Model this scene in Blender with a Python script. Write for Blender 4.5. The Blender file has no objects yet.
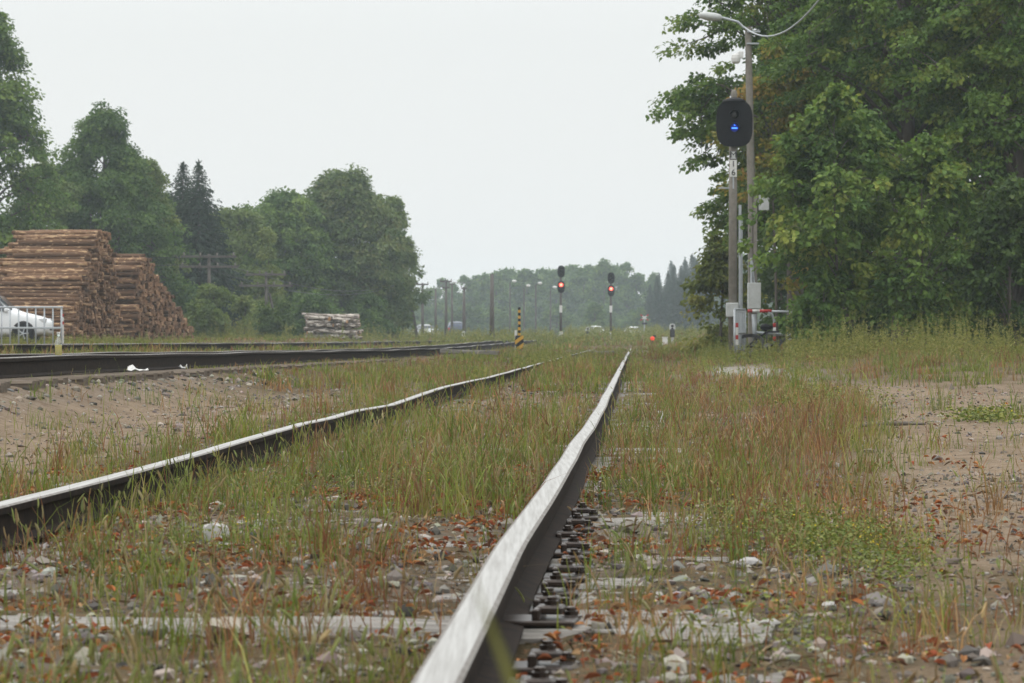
import bpy, math, random
import numpy as np

# ---------------------------------------------------------------- camera, sky, sun, exposure
scene = bpy.context.scene
COL = scene.collection
EYE = 0.485                       # metres above the near rail head
cam_d = bpy.data.cameras.new("camera")
cam = bpy.data.objects.new("camera", cam_d)
COL.objects.link(cam)
cam.location = (0, 0, EYE)
cam.rotation_euler = (math.radians(90) - 0.00117, 0, 0)
cam_d.sensor_width = 36.0
cam_d.lens = 36.0 * 3000 / 1024
cam_d.clip_start = 0.05
cam_d.clip_end = 6000
cam_d.dof.use_dof = True
cam_d.dof.focus_distance = 16.0
cam_d.dof.aperture_fstop = 14.0
scene.camera = cam

SUN_EL, SUN_AZ = math.radians(52), math.radians(-35)      # azimuth from +Y towards +X
world = bpy.data.worlds.new("World")
scene.world = world
world.use_nodes = True
wn, wl = world.node_tree.nodes, world.node_tree.links
wn.clear()
w_out = wn.new("ShaderNodeOutputWorld")
sky = wn.new("ShaderNodeTexSky")
sky.sky_type = 'NISHITA'
sky.sun_disc = False
sky.sun_elevation = SUN_EL
sky.sun_rotation = SUN_AZ
sky.air_density = 1.5
sky.dust_density = 4.0
bg1 = wn.new("ShaderNodeBackground")
bg1.inputs["Strength"].default_value = 0.06
wl.new(sky.outputs[0], bg1.inputs["Color"])
tc = wn.new("ShaderNodeTexCoord")
sep = wn.new("ShaderNodeSeparateXYZ")
wl.new(tc.outputs["Generated"], sep.inputs[0])
ramp = wn.new("ShaderNodeValToRGB")          # overcast: brighter towards the zenith
ramp.color_ramp.elements[0].position = 0.0
ramp.color_ramp.elements[0].color = (0.95, 0.97, 0.97, 1)
ramp.color_ramp.elements[1].position = 0.75
ramp.color_ramp.elements[1].color = (1.0, 1.0, 1.0, 1)
e = ramp.color_ramp.elements.new(0.12)
e.color = (0.91, 0.94, 0.94, 1)
wl.new(sep.outputs["Z"], ramp.inputs[0])
mr = wn.new("ShaderNodeMapRange")
mr.inputs["From Min"].default_value = 0.1
mr.inputs["From Max"].default_value = 0.8
mr.inputs["To Min"].default_value = 1.0
mr.inputs["To Max"].default_value = 2.3
wl.new(sep.outputs["Z"], mr.inputs["Value"])
bg2 = wn.new("ShaderNodeBackground")
wl.new(ramp.outputs[0], bg2.inputs["Color"])
wl.new(mr.outputs[0], bg2.inputs["Strength"])
mixw = wn.new("ShaderNodeMixShader")
mixw.inputs[0].default_value = 0.9
wl.new(bg1.outputs[0], mixw.inputs[1])
wl.new(bg2.outputs[0], mixw.inputs[2])
wl.new(mixw.outputs[0], w_out.inputs["Surface"])

sun_d = bpy.data.lights.new("sun", 'SUN')
sun_d.energy = 0.9
sun_d.angle = math.radians(25)
sun_d.color = (1.0, 0.96, 0.9)
sun = bpy.data.objects.new("sun", sun_d)
COL.objects.link(sun)
# the lamp shines along its local -Z; point it from the sky's sun direction
sun.rotation_euler = (math.radians(90) - SUN_EL, 0, math.pi - SUN_AZ)

scene.view_settings.view_transform = 'Standard'
scene.view_settings.look = 'None'
scene.view_settings.gamma = 1.0
scene.view_settings.use_curve_mapping = False
scene.view_settings.exposure = 0.0
scene.render.engine = 'CYCLES'
scene.cycles.max_bounces = 6
scene.cycles.transparent_max_bounces = 8
scene.cycles.volume_bounces = 1

# ---------------------------------------------------------------- helpers
RNG = np.random.default_rng(7)
random.seed(7)
PI = math.pi


def px(x, y, d):
    """world point seen at photo pixel x,y at distance d (author's measuring aid)"""
    return ((x - 512) * d / 3000.0, d, EYE - (y - 338) * d / 3000.0)


def smooth(t, a, b):
    v = np.clip((np.asarray(t, float) - a) / (b - a), 0, 1)
    return v * v * (3 - 2 * v)


_perm = np.random.default_rng(3).random((256, 256))


def vnoise(x, y):
    x = np.asarray(x, float); y = np.asarray(y, float)
    xi = np.floor(x).astype(int); yi = np.floor(y).astype(int)
    fx = x - xi; fy = y - yi
    fx = fx * fx * (3 - 2 * fx); fy = fy * fy * (3 - 2 * fy)
    g = lambda i, j: _perm[(xi + i) & 255, (yi + j) & 255]
    return (g(0, 0) * (1 - fx) + g(1, 0) * fx) * (1 - fy) + (g(0, 1) * (1 - fx) + g(1, 1) * fx) * fy


def fnoise(x, y, o=3):
    s = 0; a = 1; t = 0
    for k in range(o):
        s = s + a * vnoise(x * 2 ** k + 17 * k, y * 2 ** k + 31 * k); t += a; a *= 0.5
    return s / t


class MB:
    """collects shapes, becomes one mesh object"""
    def __init__(s):
        s.v = []; s.f = []; s.m = []

    def add(s, vs, fs, m=0):
        b = len(s.v)
        s.v += [tuple(map(float, p)) for p in vs]
        s.f += [tuple(i + b for i in f) for f in fs]
        s.m += [m] * len(fs)

    def box(s, c, d, rz=0.0, m=0, bev=0.0):
        cx, cy, cz = c; hx, hy, hz = d[0] / 2, d[1] / 2, d[2] / 2
        vs = []
        if bev <= 0:
            for z in (-hz, hz):
                vs += [(-hx, -hy, z), (hx, -hy, z), (hx, hy, z), (-hx, hy, z)]
            fs = [(3, 2, 1, 0), (4, 5, 6, 7), (0, 1, 5, 4), (1, 2, 6, 5), (2, 3, 7, 6), (3, 0, 4, 7)]
        else:
            b = bev
            for z, k in ((-hz, b), (-hz + b, 0), (hz - b, 0), (hz, b)):
                x, y = hx - k, hy - k
                vs += [(-x + b, -y, z), (x - b, -y, z), (x, -y + b, z), (x, y - b, z), (x - b, y, z), (-x + b, y, z), (-x, y - b, z), (-x, -y + b, z)]
            fs = [tuple(range(7, -1, -1)), tuple(range(24, 32))]
            for r in range(3):
                for i in range(8):
                    j = (i + 1) % 8
                    fs.append((r * 8 + i, r * 8 + j, r * 8 + 8 + j, r * 8 + 8 + i))
        ca, sa = math.cos(rz), math.sin(rz)
        s.add([(cx + x * ca - y * sa, cy + x * sa + y * ca, cz + z) for x, y, z in vs], fs, m)

    def tube(s, pts, rad, n=8, m=0, cap=True):
        pts = [np.array(p, float) for p in pts]
        if not hasattr(rad, '__len__'):
            rad = [rad] * len(pts)
        vs = []; up0 = None
        for i, p in enumerate(pts):
            d = pts[min(i + 1, len(pts) - 1)] - pts[max(i - 1, 0)]
            d = d / (np.linalg.norm(d) + 1e-9)
            if up0 is None:
                up0 = np.array((0, 0, 1.0)) if abs(d[2]) < 0.9 else np.array((1.0, 0, 0))
            a = np.cross(d, up0); a /= np.linalg.norm(a) + 1e-9
            b = np.cross(a, d)
            up0 = b
            for k in range(n):
                t = 2 * PI * k / n
                vs.append(p + rad[i] * (math.cos(t) * a + math.sin(t) * b))
        fs = []
        for i in range(len(pts) - 1):
            for k in range(n):
                l = (k + 1) % n
                fs.append((i * n + k, i * n + l, (i + 1) * n + l, (i + 1) * n + k))
        if cap:
            fs.append(tuple(range(n - 1, -1, -1)))
            fs.append(tuple((len(pts) - 1) * n + k for k in range(n)))
        s.add(vs, fs, m)

    def lathe(s, prof, c=(0, 0, 0), n=16, m=0, axis='z'):
        vs = []; fs = []
        for r, z in prof:
            for k in range(n):
                t = 2 * PI * k / n
                q = (r * math.cos(t), r * math.sin(t), z)
                if axis == 'y':
                    q = (q[0], q[2], q[1])
                elif axis == 'x':
                    q = (q[2], q[0], q[1])
                vs.append((c[0] + q[0], c[1] + q[1], c[2] + q[2]))
        for i in range(len(prof) - 1):
            for k in range(n):
                l = (k + 1) % n
                fs.append((i * n + k, i * n + l, (i + 1) * n + l, (i + 1) * n + k))
        fs.append(tuple(range(n - 1, -1, -1)))
        fs.append(tuple((len(prof) - 1) * n + k for k in range(n)))
        s.add(vs, fs, m)

    def prism(s, poly, y0, y1, m=0):
        """outline in x,z pushed along y"""
        n = len(poly)
        vs = [(x, y0, z) for x, z in poly] + [(x, y1, z) for x, z in poly]
        fs = [tuple(range(n)), tuple(range(2 * n - 1, n - 1, -1))]
        for i in range(n):
            j = (i + 1) % n
            fs.append((i, i + n, j + n, j))
        s.add(vs, fs, m)

    def build(s, name, mats, parent=None, smooth_=False):
        me = bpy.data.meshes.new(name)
        me.from_pydata(s.v, [], s.f)
        if not isinstance(mats, (list, tuple)):
            mats = [mats]
        for k in mats:
            me.materials.append(k)
        if len(mats) > 1:
            me.polygons.foreach_set("material_index", s.m)
        import bmesh
        bm = bmesh.new(); bm.from_mesh(me)
        bmesh.ops.recalc_face_normals(bm, faces=bm.faces)
        bm.to_mesh(me); bm.free()
        if smooth_:
            me.polygons.foreach_set("use_smooth", [True] * len(me.polygons))
        o = bpy.data.objects.new(name, me)
        COL.objects.link(o)
        if parent:
            o.parent = parent
        return o


def fast_mesh(name, V, F, mats, col=None, parent=None, smooth_=False, extra=None):
    """V (n,3); F list of (k,m) index arrays; col (n,3) albedo tint"""
    me = bpy.data.meshes.new(name)
    nl = sum(f.size for f in F); nf = sum(len(f) for f in F)
    me.vertices.add(len(V)); me.loops.add(nl); me.polygons.add(nf)
    me.vertices.foreach_set("co", np.ascontiguousarray(V, dtype=np.float32).ravel())
    me.loops.foreach_set("vertex_index", np.concatenate([f.ravel() for f in F]).astype(np.int32))
    st = []; b = 0
    for f in F:
        st.append(b + np.arange(len(f)) * f.shape[1]); b += f.size
    me.polygons.foreach_set("loop_start", np.concatenate(st).astype(np.int32))
    if col is not None:
        a = me.attributes.new("tint", 'FLOAT_COLOR', 'POINT')
        c4 = np.ones((len(V), 4), np.float32); c4[:, :3] = col
        a.data.foreach_set("color", c4.ravel())
    for k, arr in (extra or {}).items():
        a = me.attributes.new(k, 'FLOAT', 'POINT')
        a.data.foreach_set("value", np.asarray(arr, np.float32))
    me.polygons.foreach_set("use_smooth", np.full(nf, bool(smooth_)))
    me.update(calc_edges=True)
    me.validate()
    if not isinstance(mats, (list, tuple)):
        mats = [mats]
    for k in mats:
        me.materials.append(k)
    o = bpy.data.objects.new(name, me)
    COL.objects.link(o)
    if parent:
        o.parent = parent
    return o


def tag(o, label, cat=None, group=None, kind=None):
    o["label"] = label
    if cat:
        o["category"] = cat
    if group:
        o["group"] = group
    if kind:
        o["kind"] = kind
    return o


def thing(name, label, cat, loc=(0, 0, 0), rz=0, group=None):
    o = bpy.data.objects.new(name, None)
    COL.objects.link(o)
    o.empty_display_size = 0.3
    o.location = loc; o.rotation_euler = (0, 0, rz)
    return tag(o, label, cat, group)


def dup(o, parent=None):
    c = o.copy(); COL.objects.link(c)
    if parent:
        c.parent = parent
    for ch in [k for k in bpy.data.objects if k.parent == o]:
        dup(ch, c)
    return c


# ---------------------------------------------------------------- materials
def mat(name, color=(.5, .5, .5), rough=.7, metal=0.0, noise=None, bump=None, spec=.3, emit=None, trans=0.0):
    """noise = (scale, other colour, amount[, stretch]) ; bump = (scale, strength, distance)"""
    m = bpy.data.materials.new(name)
    m.use_nodes = True
    n, l = m.node_tree.nodes, m.node_tree.links
    b = n["Principled BSDF"]
    b.inputs["Base Color"].default_value = (*color, 1)
    b.inputs["Roughness"].default_value = rough
    b.inputs["Metallic"].default_value = metal
    b.inputs["Specular IOR Level"].default_value = spec
    b.inputs["Transmission Weight"].default_value = trans
    if emit:
        b.inputs["Emission Color"].default_value = (*emit[0], 1)
        b.inputs["Emission Strength"].default_value = emit[1]
    t = n.new("ShaderNodeTexCoord")
    src = t.outputs["Object"]
    if noise:
        sc = noise[3] if len(noise) > 3 else (1, 1, 1)
        mp = n.new("ShaderNodeMapping"); mp.inputs["Scale"].default_value = sc
        l.new(src, mp.inputs[0])
        x = n.new("ShaderNodeTexNoise"); x.inputs["Scale"].default_value = noise[0]
        x.inputs["Detail"].default_value = 6; x.inputs["Roughness"].default_value = .65
        l.new(mp.outputs[0], x.inputs["Vector"])
        r = n.new("ShaderNodeMapRange")
        r.inputs["From Min"].default_value = .5 - .5 * (1 - noise[2]) - .02
        r.inputs["From Max"].default_value = .72
        l.new(x.outputs[0], r.inputs["Value"])
        mx = n.new("ShaderNodeMix"); mx.data_type = 'RGBA'
        mx.inputs[6].default_value = (*color, 1); mx.inputs[7].default_value = (*noise[1], 1)
        l.new(r.outputs[0], mx.inputs[0]); l.new(mx.outputs[2], b.inputs["Base Color"])
    if bump:
        y = n.new("ShaderNodeTexNoise"); y.inputs["Scale"].default_value = bump[0]; y.inputs["Detail"].default_value = 5
        mp2 = n.new("ShaderNodeMapping")
        mp2.inputs["Scale"].default_value = noise[3] if noise and len(noise) > 3 else (1, 1, 1)
        l.new(src, mp2.inputs[0]); l.new(mp2.outputs[0], y.inputs["Vector"])
        bp = n.new("ShaderNodeBump"); bp.inputs["Strength"].default_value = bump[1]; bp.inputs["Distance"].default_value = bump[2]
        l.new(y.outputs[0], bp.inputs["Height"]); l.new(bp.outputs[0], b.inputs["Normal"])
    return m


def leaf_mat(name, translucent=.3, rough=.55, spec=.25):
    """leaf or blade: own colour comes from the tint attribute, light passes through a little"""
    m = bpy.data.materials.new(name); m.use_nodes = True
    n, l = m.node_tree.nodes, m.node_tree.links
    b = n["Principled BSDF"]; out = n["Material Output"]
    a = n.new("ShaderNodeAttribute"); a.attribute_name = "tint"
    l.new(a.outputs["Color"], b.inputs["Base Color"])
    b.inputs["Roughness"].default_value = rough
    b.inputs["Specular IOR Level"].default_value = spec
    tr = n.new("ShaderNodeBsdfTranslucent")
    l.new(a.outputs["Color"], tr.inputs["Color"])
    mx = n.new("ShaderNodeMixShader"); mx.inputs[0].default_value = translucent
    l.new(b.outputs[0], mx.inputs[1]); l.new(tr.outputs[0], mx.inputs[2])
    l.new(mx.outputs[0], out.inputs["Surface"])
    return m


M_leaf = leaf_mat("leaf", .36)
M_grass = leaf_mat("grass_blade", .22, .6, .2)
M_litter = leaf_mat("dry_leaf", .1, .8, .1)
M_stone = leaf_mat("stone", 0.0, .85, .2)
M_bark = mat("bark", (.09, .075, .06), .9, noise=(6, (.16, .14, .12), .7, (1, 1, .25)), bump=(14, .6, .02))
M_rail_side = mat("rail_rust", (.009, .008, .007), .85, 0, noise=(22, (.034, .022, .015), .7), bump=(60, .3, .004), spec=.12)
M_rail_top = mat("rail_polished", (.40, .40, .385), .5, .75, noise=(3.2, (.22, .21, .195), .8, (26, .55, 1)))
M_rail_edge = mat("rail_worn_edge", (.11, .095, .08), .6, .3, noise=(18, (.24, .23, .215), .7), spec=.3)
M_plate = mat("oily_steel", (.022, .019, .017), .36, .3, noise=(40, (.05, .032, .022), .6), bump=(50, .3, .003), spec=.5)
M_sleeper = mat("weathered_wood", (.30, .285, .26), .9, noise=(4, (.065, .055, .045), .8, (.5, 11, 9)), bump=(5, 1.0, .02))
M_concrete = mat("weathered_concrete", (.24, .22, .19), .9, noise=(8, (.16, .15, .125), .8), bump=(60, .25, .004))
M_galv = mat("galvanised", (.46, .49, .51), .5, .35, noise=(12, (.38, .41, .43), .7))
M_greybox = mat("grey_paint", (.52, .54, .53), .55, noise=(9, (.42, .44, .42), .7))
M_white = mat("white_paint", (.72, .72, .70), .5, noise=(8, (.6, .6, .57), .6))
M_red = mat("red_paint", (.48, .03, .03), .5, noise=(12, (.36, .04, .035), .6))
M_yellow = mat("yellow_paint", (.62, .36, .04), .6, noise=(8, (.5, .28, .04), .7))
M_black = mat("black_paint", (.007, .0075, .009), .6, noise=(15, (.013, .013, .015), .6), spec=.15)
M_blackm = mat("dark_metal", (.03, .03, .032), .45, .3, noise=(15, (.05, .045, .045), .6))
M_lens = mat("dark_lens", (.012, .012, .014), .12, spec=.6)
M_blue = mat("blue_lamp", (.02, .05, .3), .3, emit=((.02, .05, 1.0), .07))
M_bluecore = mat("blue_lamp_core", (.1, .25, .8), .3, emit=((.05, .22, 1.0), 3.0))
M_redlamp = mat("red_lamp", (.5, .03, .02), .3, emit=((1.0, .06, .035), 1.6))
M_marker = mat("marker_red", (.6, .06, .03), .4, emit=((1.0, .08, .04), .5))
M_redcore = mat("red_lamp_core", (.8, .2, .1), .3, emit=((1.0, .30, .2), 3.0))
M_woodpole = mat("tarred_pole", (.085, .075, .066), .9, noise=(5, (.14, .13, .12), .8, (1, 1, .2)))
M_tyre = mat("rubber", (.02, .02, .021), .8)
M_glass = mat("car_glass", (.03, .04, .045), .08, spec=.6)
M_lamp = mat("headlamp", (.55, .56, .57), .12, spec=.7)
M_letter = mat("letter_black", (.02, .02, .02), .6)


def log_mat(name, base, alt, peel, peel_amt):
    m = bpy.data.materials.new(name); m.use_nodes = True
    n, l = m.node_tree.nodes, m.node_tree.links
    b = n["Principled BSDF"]; b.inputs["Roughness"].default_value = .9; b.inputs["Specular IOR Level"].default_value = .15
    t = n.new("ShaderNodeTexCoord"); g = n.new("ShaderNodeNewGeometry"); oi = n.new("ShaderNodeObjectInfo")
    s = n.new("ShaderNodeMath"); s.operation = 'ADD'
    l.new(g.outputs["Random Per Island"], s.inputs[0]); l.new(oi.outputs["Random"], s.inputs[1])
    fr = n.new("ShaderNodeMath"); fr.operation = 'FRACT'; l.new(s.outputs[0], fr.inputs[0])
    mp = n.new("ShaderNodeMapping"); mp.inputs["Scale"].default_value = (2.6, 9, 9)
    ad = n.new("ShaderNodeVectorMath"); ad.operation = 'ADD'
    cmb = n.new("ShaderNodeCombineXYZ"); ml = n.new("ShaderNodeMath"); ml.operation = 'MULTIPLY'; ml.inputs[1].default_value = 37
    l.new(fr.outputs[0], ml.inputs[0]); l.new(ml.outputs[0], cmb.inputs[0])
    l.new(t.outputs["Object"], ad.inputs[0]); l.new(cmb.outputs[0], ad.inputs[1]); l.new(ad.outputs[0], mp.inputs[0])
    nz = n.new("ShaderNodeTexNoise"); nz.inputs["Scale"].default_value = 1.3; nz.inputs["Detail"].default_value = 5
    l.new(mp.outputs[0], nz.inputs["Vector"])
    m1 = n.new("ShaderNodeMix"); m1.data_type = 'RGBA'
    m1.inputs[6].default_value = (*base, 1); m1.inputs[7].default_value = (*alt, 1)
    l.new(fr.outputs[0], m1.inputs[0])
    cr = n.new("ShaderNodeMapRange"); cr.inputs["From Min"].default_value = 1 - peel_amt; cr.inputs["From Max"].default_value = 1 - peel_amt + .06
    sm = n.new("ShaderNodeMath"); sm.operation = 'MULTIPLY_ADD'; sm.inputs[1].default_value = .12
    l.new(fr.outputs[0], sm.inputs[0]); l.new(nz.outputs[0], sm.inputs[2])
    l.new(sm.outputs[0], cr.inputs["Value"])
    m2 = n.new("ShaderNodeMix"); m2.data_type = 'RGBA'; m2.inputs[7].default_value = (*peel, 1)
    l.new(cr.outputs[0], m2.inputs[0]); l.new(m1.outputs[2], m2.inputs[6]); l.new(m2.outputs[2], b.inputs["Base Color"])
    bp = n.new("ShaderNodeBump"); bp.inputs["Strength"].default_value = .7; bp.inputs["Distance"].default_value = .03
    l.new(nz.outputs[0], bp.inputs["Height"]); l.new(bp.outputs[0], b.inputs["Normal"])
    return m


M_pinebark = log_mat("pine_bark", (.080, .044, .025), (.215, .122, .068), (.47, .32, .185), .37)
M_pineend = log_mat("pine_cut_end", (.10, .055, .032), (.27, .15, .08), (.42, .28, .16), .35)
M_birchbark = log_mat("birch_bark", (.09, .07, .055), (.22, .18, .145), (.56, .51, .455), .46)
M_birchend = log_mat("birch_cut_end", (.40, .22, .10), (.50, .33, .20), (.45, .30, .2), .4)

# ---------------------------------------------------------------- the lie of the land
SL = .0415                       # the tracks run this much to the right per metre ahead


def cx1(Y): return -1.07 + SL * Y        # centre line, near track
Z2P = ([0, 25, 37, 64, 85, 115, 145, 250, 700], [.33, .325, .30, .23, .20, .25, .34, .36, .4])
def z2(Y): return np.interp(Y, *Z2P)     # rail top of the second track
def z3(Y): return np.interp(Y, [0, 57, 110, 200, 700], [.38, .37, .32, .36, .4])


def ground_z(X, Y, fine=True):
    X = np.asarray(X, float); Y = np.asarray(Y, float)
    u = X - cx1(Y)
    gN = -.150 + .10 * smooth(Y, 40, 100) + .45 * smooth(Y, 100, 260)
    gN = gN + .27 * smooth(u, 2.2, 6) * smooth(Y, 18, 66)
    gN = gN + .05 * smooth(u, 1.4, 2.6)
    g2 = z2(Y) - .205
    k = smooth(u, -2.9, -4.15)
    g = gN * (1 - k) + np.maximum(g2, gN) * k
    g3 = np.maximum(z3(Y) - .21, gN)
    k = smooth(u, -7.0, -8.4)
    g = g * (1 - k) + g3 * k
    gl = .26 + .13 * smooth(Y, 70, 125)
    k = smooth(u, -12.2, -14)
    g = g * (1 - k) + gl * k
    if fine:
        amp = .03 + .05 * smooth(Y, 30, 120)
        g = g + amp * (fnoise(X * 1.3, Y * 1.3) - .5)
        intrack = (np.abs(u) < 1.4)
        g = g + np.where(intrack, .042, .026) * (fnoise(X * 7 + 9, Y * 7, 3) - .5)
        # soil banked over the sleepers between the rails, bare at the two clear ones
        bank = smooth(np.abs(u), .80, .55) * (1 - 1.25 * np.exp(-((Y - 6.39 + .13 * u) / .20) ** 2) - .6 * np.exp(-((Y - 9.1) / .2) ** 2)) * smooth(Y, 3, 5)
        g = g + .022 * bank
        side = smooth(u, .86, 1.0) * smooth(u, 1.75, 1.3) * smooth(Y, 3, 5)
        g = g + side * (.042 * (fnoise(X * 2.6 + 40, Y * 5.5 + 3, 2) - .14))
    return g


def gz(x, y):
    return float(ground_z(np.array([x]), np.array([y]))[0])


def zone(X, Y):
    """0..1 maps: grass cover, red share of the grass, gravel, pale"""
    u = X - cx1(Y)
    n1 = fnoise(X * .8 + 3, Y * .8 + 5, 3)
    n2 = fnoise(X * 2.3 + 11, Y * 1.6, 2)
    xd = np.interp(Y, [0, 5.6, 21, 40], [.3, .86, 2.55, 4.0])     # edge of the bare earth on the right
    # in and beside the near track
    t = .80 + .26 * smooth(Y + 5 * (n1 - .5), 9.0, 12.6)
    t = t - .8 * np.exp(-((Y - 27) / 7) ** 2) * smooth(np.abs(u - .3), 1.5, .6)
    right = smooth(X + 1.1 * (n1 - .5), xd + .30, xd - .65)
    # bare dirt on the right, weedy again farther away
    dirt_r = .10 + .75 * smooth(Y, 26, 50) + .36 * smooth(Y, 9.5, 7) * smooth(n1, .3, .6)
    g = np.where(u > 0, t * right + dirt_r * (1 - right), t)
    # left: tall grass against the rail, bare strip, gravel, then the second track
    left = .95 * smooth(Y, 6, 9)
    strip = smooth(u, -1.45, -1.9) * smooth(Y, 42, 26)
    left = left * (1 - .86 * strip)
    left = left * (1 - .35 * smooth(u, -3.3, -3.8) * smooth(u, -6.9, -6.5))
    g = np.where(u < -.9, left, g)
    g = np.where(u < -7.0, .9, g)
    g = g * np.clip(.05 + 3.4 * n1 * n2 * (.55 + .9 * fnoise(X * .45 + 9, Y * .22 + 2, 2)), .08, 1.15)
    red = smooth(u, .9, 2.0) * right * smooth(Y, 40, 20) * .42 + .25
    red = red + .35 * (n2 - .5) + .15 * smooth(Y, 10, 7)
    grav = smooth(np.abs(u), 1.5, 1.2) * smooth(Y, 11.5, 9.5) + .45 * smooth(u, -3.3, -3.6) * smooth(u, -6.8, -6.4) * smooth(Y, 45, 33)
    pale = np.exp(-((X - 3.75) / .85) ** 2 - ((Y - 50) / 8.0) ** 2) + .8 * np.exp(-((X - 1.95) / .35) ** 2 - ((Y - 86) / 2.5) ** 2)
    return np.clip(g, 0, 1.1), np.clip(red, 0, 1), np.clip(grav, 0, 1), np.clip(pale, 0, 1)


def axis_points(segs):
    a = []
    for s, e_, st in segs:
        a += list(np.arange(s, e_, st))
    return np.array(a + [segs[-1][1]])


ya = axis_points([(-60, 2, 3), (2, 4, .3), (4, 16, .055), (16, 34, .12), (34, 80, .4), (80, 160, 1.5), (160, 300, 6), (300, 780, 20)])
ua = axis_points([(-380, -60, 20), (-60, -14, 2), (-14, -4.5, .3), (-4.5, -2, .12), (-2, 3, .055), (3, 8, .25), (8, 20, 1), (20, 60, 4), (60, 380, 20)])
UU, YY = np.meshgrid(ua, ya)
XX = UU + cx1(np.minimum(YY, 300))
ZZ = ground_z(XX, YY)
gG, gR, gV, gP = zone(XX, YY)
ny, nx = UU.shape
idx = np.arange(ny * nx).reshape(ny, nx)
quads = np.stack([idx[:-1, :-1], idx[:-1, 1:], idx[1:, 1:], idx[1:, :-1]], -1).reshape(-1, 4)


def ground_material():
    m = bpy.data.materials.new("trackside_earth"); m.use_nodes = True
    n, l = m.node_tree.nodes, m.node_tree.links
    b = n["Principled BSDF"]; b.inputs["Roughness"].default_value = .95; b.inputs["Specular IOR Level"].default_value = .12
    g = n.new("ShaderNodeNewGeometry")
    def noise(s, d=6, r=.6):
        x = n.new("ShaderNodeTexNoise"); x.inputs["Scale"].default_value = s; x.inputs["Detail"].default_value = d; x.inputs["Roughness"].default_value = r
        l.new(g.outputs["Position"], x.inputs["Vector"]); return x
    def rng(src, a, c):
        x = n.new("ShaderNodeMapRange"); x.inputs["From Min"].default_value = a; x.inputs["From Max"].default_value = c
        l.new(src, x.inputs["Value"]); return x.outputs[0]
    def mix(f, a, c):
        x = n.new("ShaderNodeMix"); x.data_type = 'RGBA'
        for s, v in ((6, a), (7, c)):
            if isinstance(v, tuple): x.inputs[s].default_value = (*v, 1)
            else: l.new(v, x.inputs[s])
        l.new(f, x.inputs[0]); return x.outputs[2]
    def attr(k):
        x = n.new("ShaderNodeAttribute"); x.attribute_name = k; return x.outputs["Fac"]
    def mul(a, c):
        x = n.new("ShaderNodeMath"); x.operation = 'MULTIPLY'; l.new(a, x.inputs[0])
        if isinstance(c, float): x.inputs[1].default_value = c
        else: l.new(c, x.inputs[1])
        return x.outputs[0]
    n_big, n_mid, n_fine = noise(1.1), noise(9), noise(55, 4)
    dirt = mix(rng(n_big.outputs[0], .35, .65), (.145, .103, .066), (.22, .163, .11))
    dirt = mix(rng(n_fine.outputs[0], .5, .72), dirt, (.255, .215, .16))
    dirt = mix(mul(rng(n_mid.outputs[0], .52, .68), .75), dirt, (.075, .054, .038))
    vor = n.new("ShaderNodeTexVoronoi"); vor.inputs["Scale"].default_value = 26; l.new(g.outputs["Position"], vor.inputs["Vector"])
    gcol = n.new("ShaderNodeSeparateColor"); l.new(vor.outputs["Color"], gcol.inputs[0])
    grav = mix(gcol.outputs[0], (.06, .05, .042), (.19, .17, .145))
    grav = mix(rng(n_mid.outputs[0], .5, .6), grav, (.10, .066, .042))
    soil = mix(rng(n_mid.outputs[0], .4, .62), (.058, .046, .024), (.11, .082, .045))
    soil = mix(rng(n_fine.outputs[0], .56, .66), soil, (.17, .085, .045))
    c = mix(mul(attr("gravel"), .85), dirt, grav)
    c = mix(rng(attr("grassy"), .12, .55), c, soil)
    c = mix(attr("pale"), c, mix(gcol.outputs[1], (.22, .21, .195), (.36, .35, .32)))
    l.new(c, b.inputs["Base Color"])
    bp = n.new("ShaderNodeBump"); bp.inputs["Strength"].default_value = .8; bp.inputs["Distance"].default_value = .02
    l.new(n_fine.outputs[0], bp.inputs["Height"]); l.new(bp.outputs[0], b.inputs["Normal"])
    return m


M_ground = ground_material()
ground = fast_mesh("ground", np.stack([XX, YY, ZZ], -1).reshape(-1, 3), [quads], M_ground, smooth_=True,
                   extra={"grassy": gG.ravel(), "gravel": gV.ravel(), "pale": gP.ravel()})
tag(ground, "bare brown earth, gravel and grassy soil along the railway", kind="structure")

# ---------------------------------------------------------------- haze: one box of pale air
hz = MB(); hz.box((0, 330, 9.5), (900, 960, 22))
haze = hz.build("haze", M_white)
haze.data.materials.clear()
mh = bpy.data.materials.new("haze_air"); mh.use_nodes = True
mn, mlk = mh.node_tree.nodes, mh.node_tree.links
mn.remove(mn["Principled BSDF"])
pv = mn.new("ShaderNodeVolumePrincipled")
pv.inputs["Color"].default_value = (.80, .93, 1.0, 1)
pv.inputs["Density"].default_value = .0005
pv.inputs["Anisotropy"].default_value = 0.2
mlk.new(pv.outputs[0], mn["Material Output"].inputs["Volume"])
haze.data.materials.append(mh)
tag(haze, "pale damp haze lying over the railway and woods", kind="stuff")

# ---------------------------------------------------------------- rails
def rail_profile():
    h = [(-.075, -.18), (-.075, -.170), (-.012, -.152), (-.009, -.048), (-.034, -.038), (-.0365, -.008), (-.028, -.001)]
    prof = h + [(-x, z) for x, z in reversed(h)]
    return prof                                             # last/first top edge closes between index 6 and 7


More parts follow.
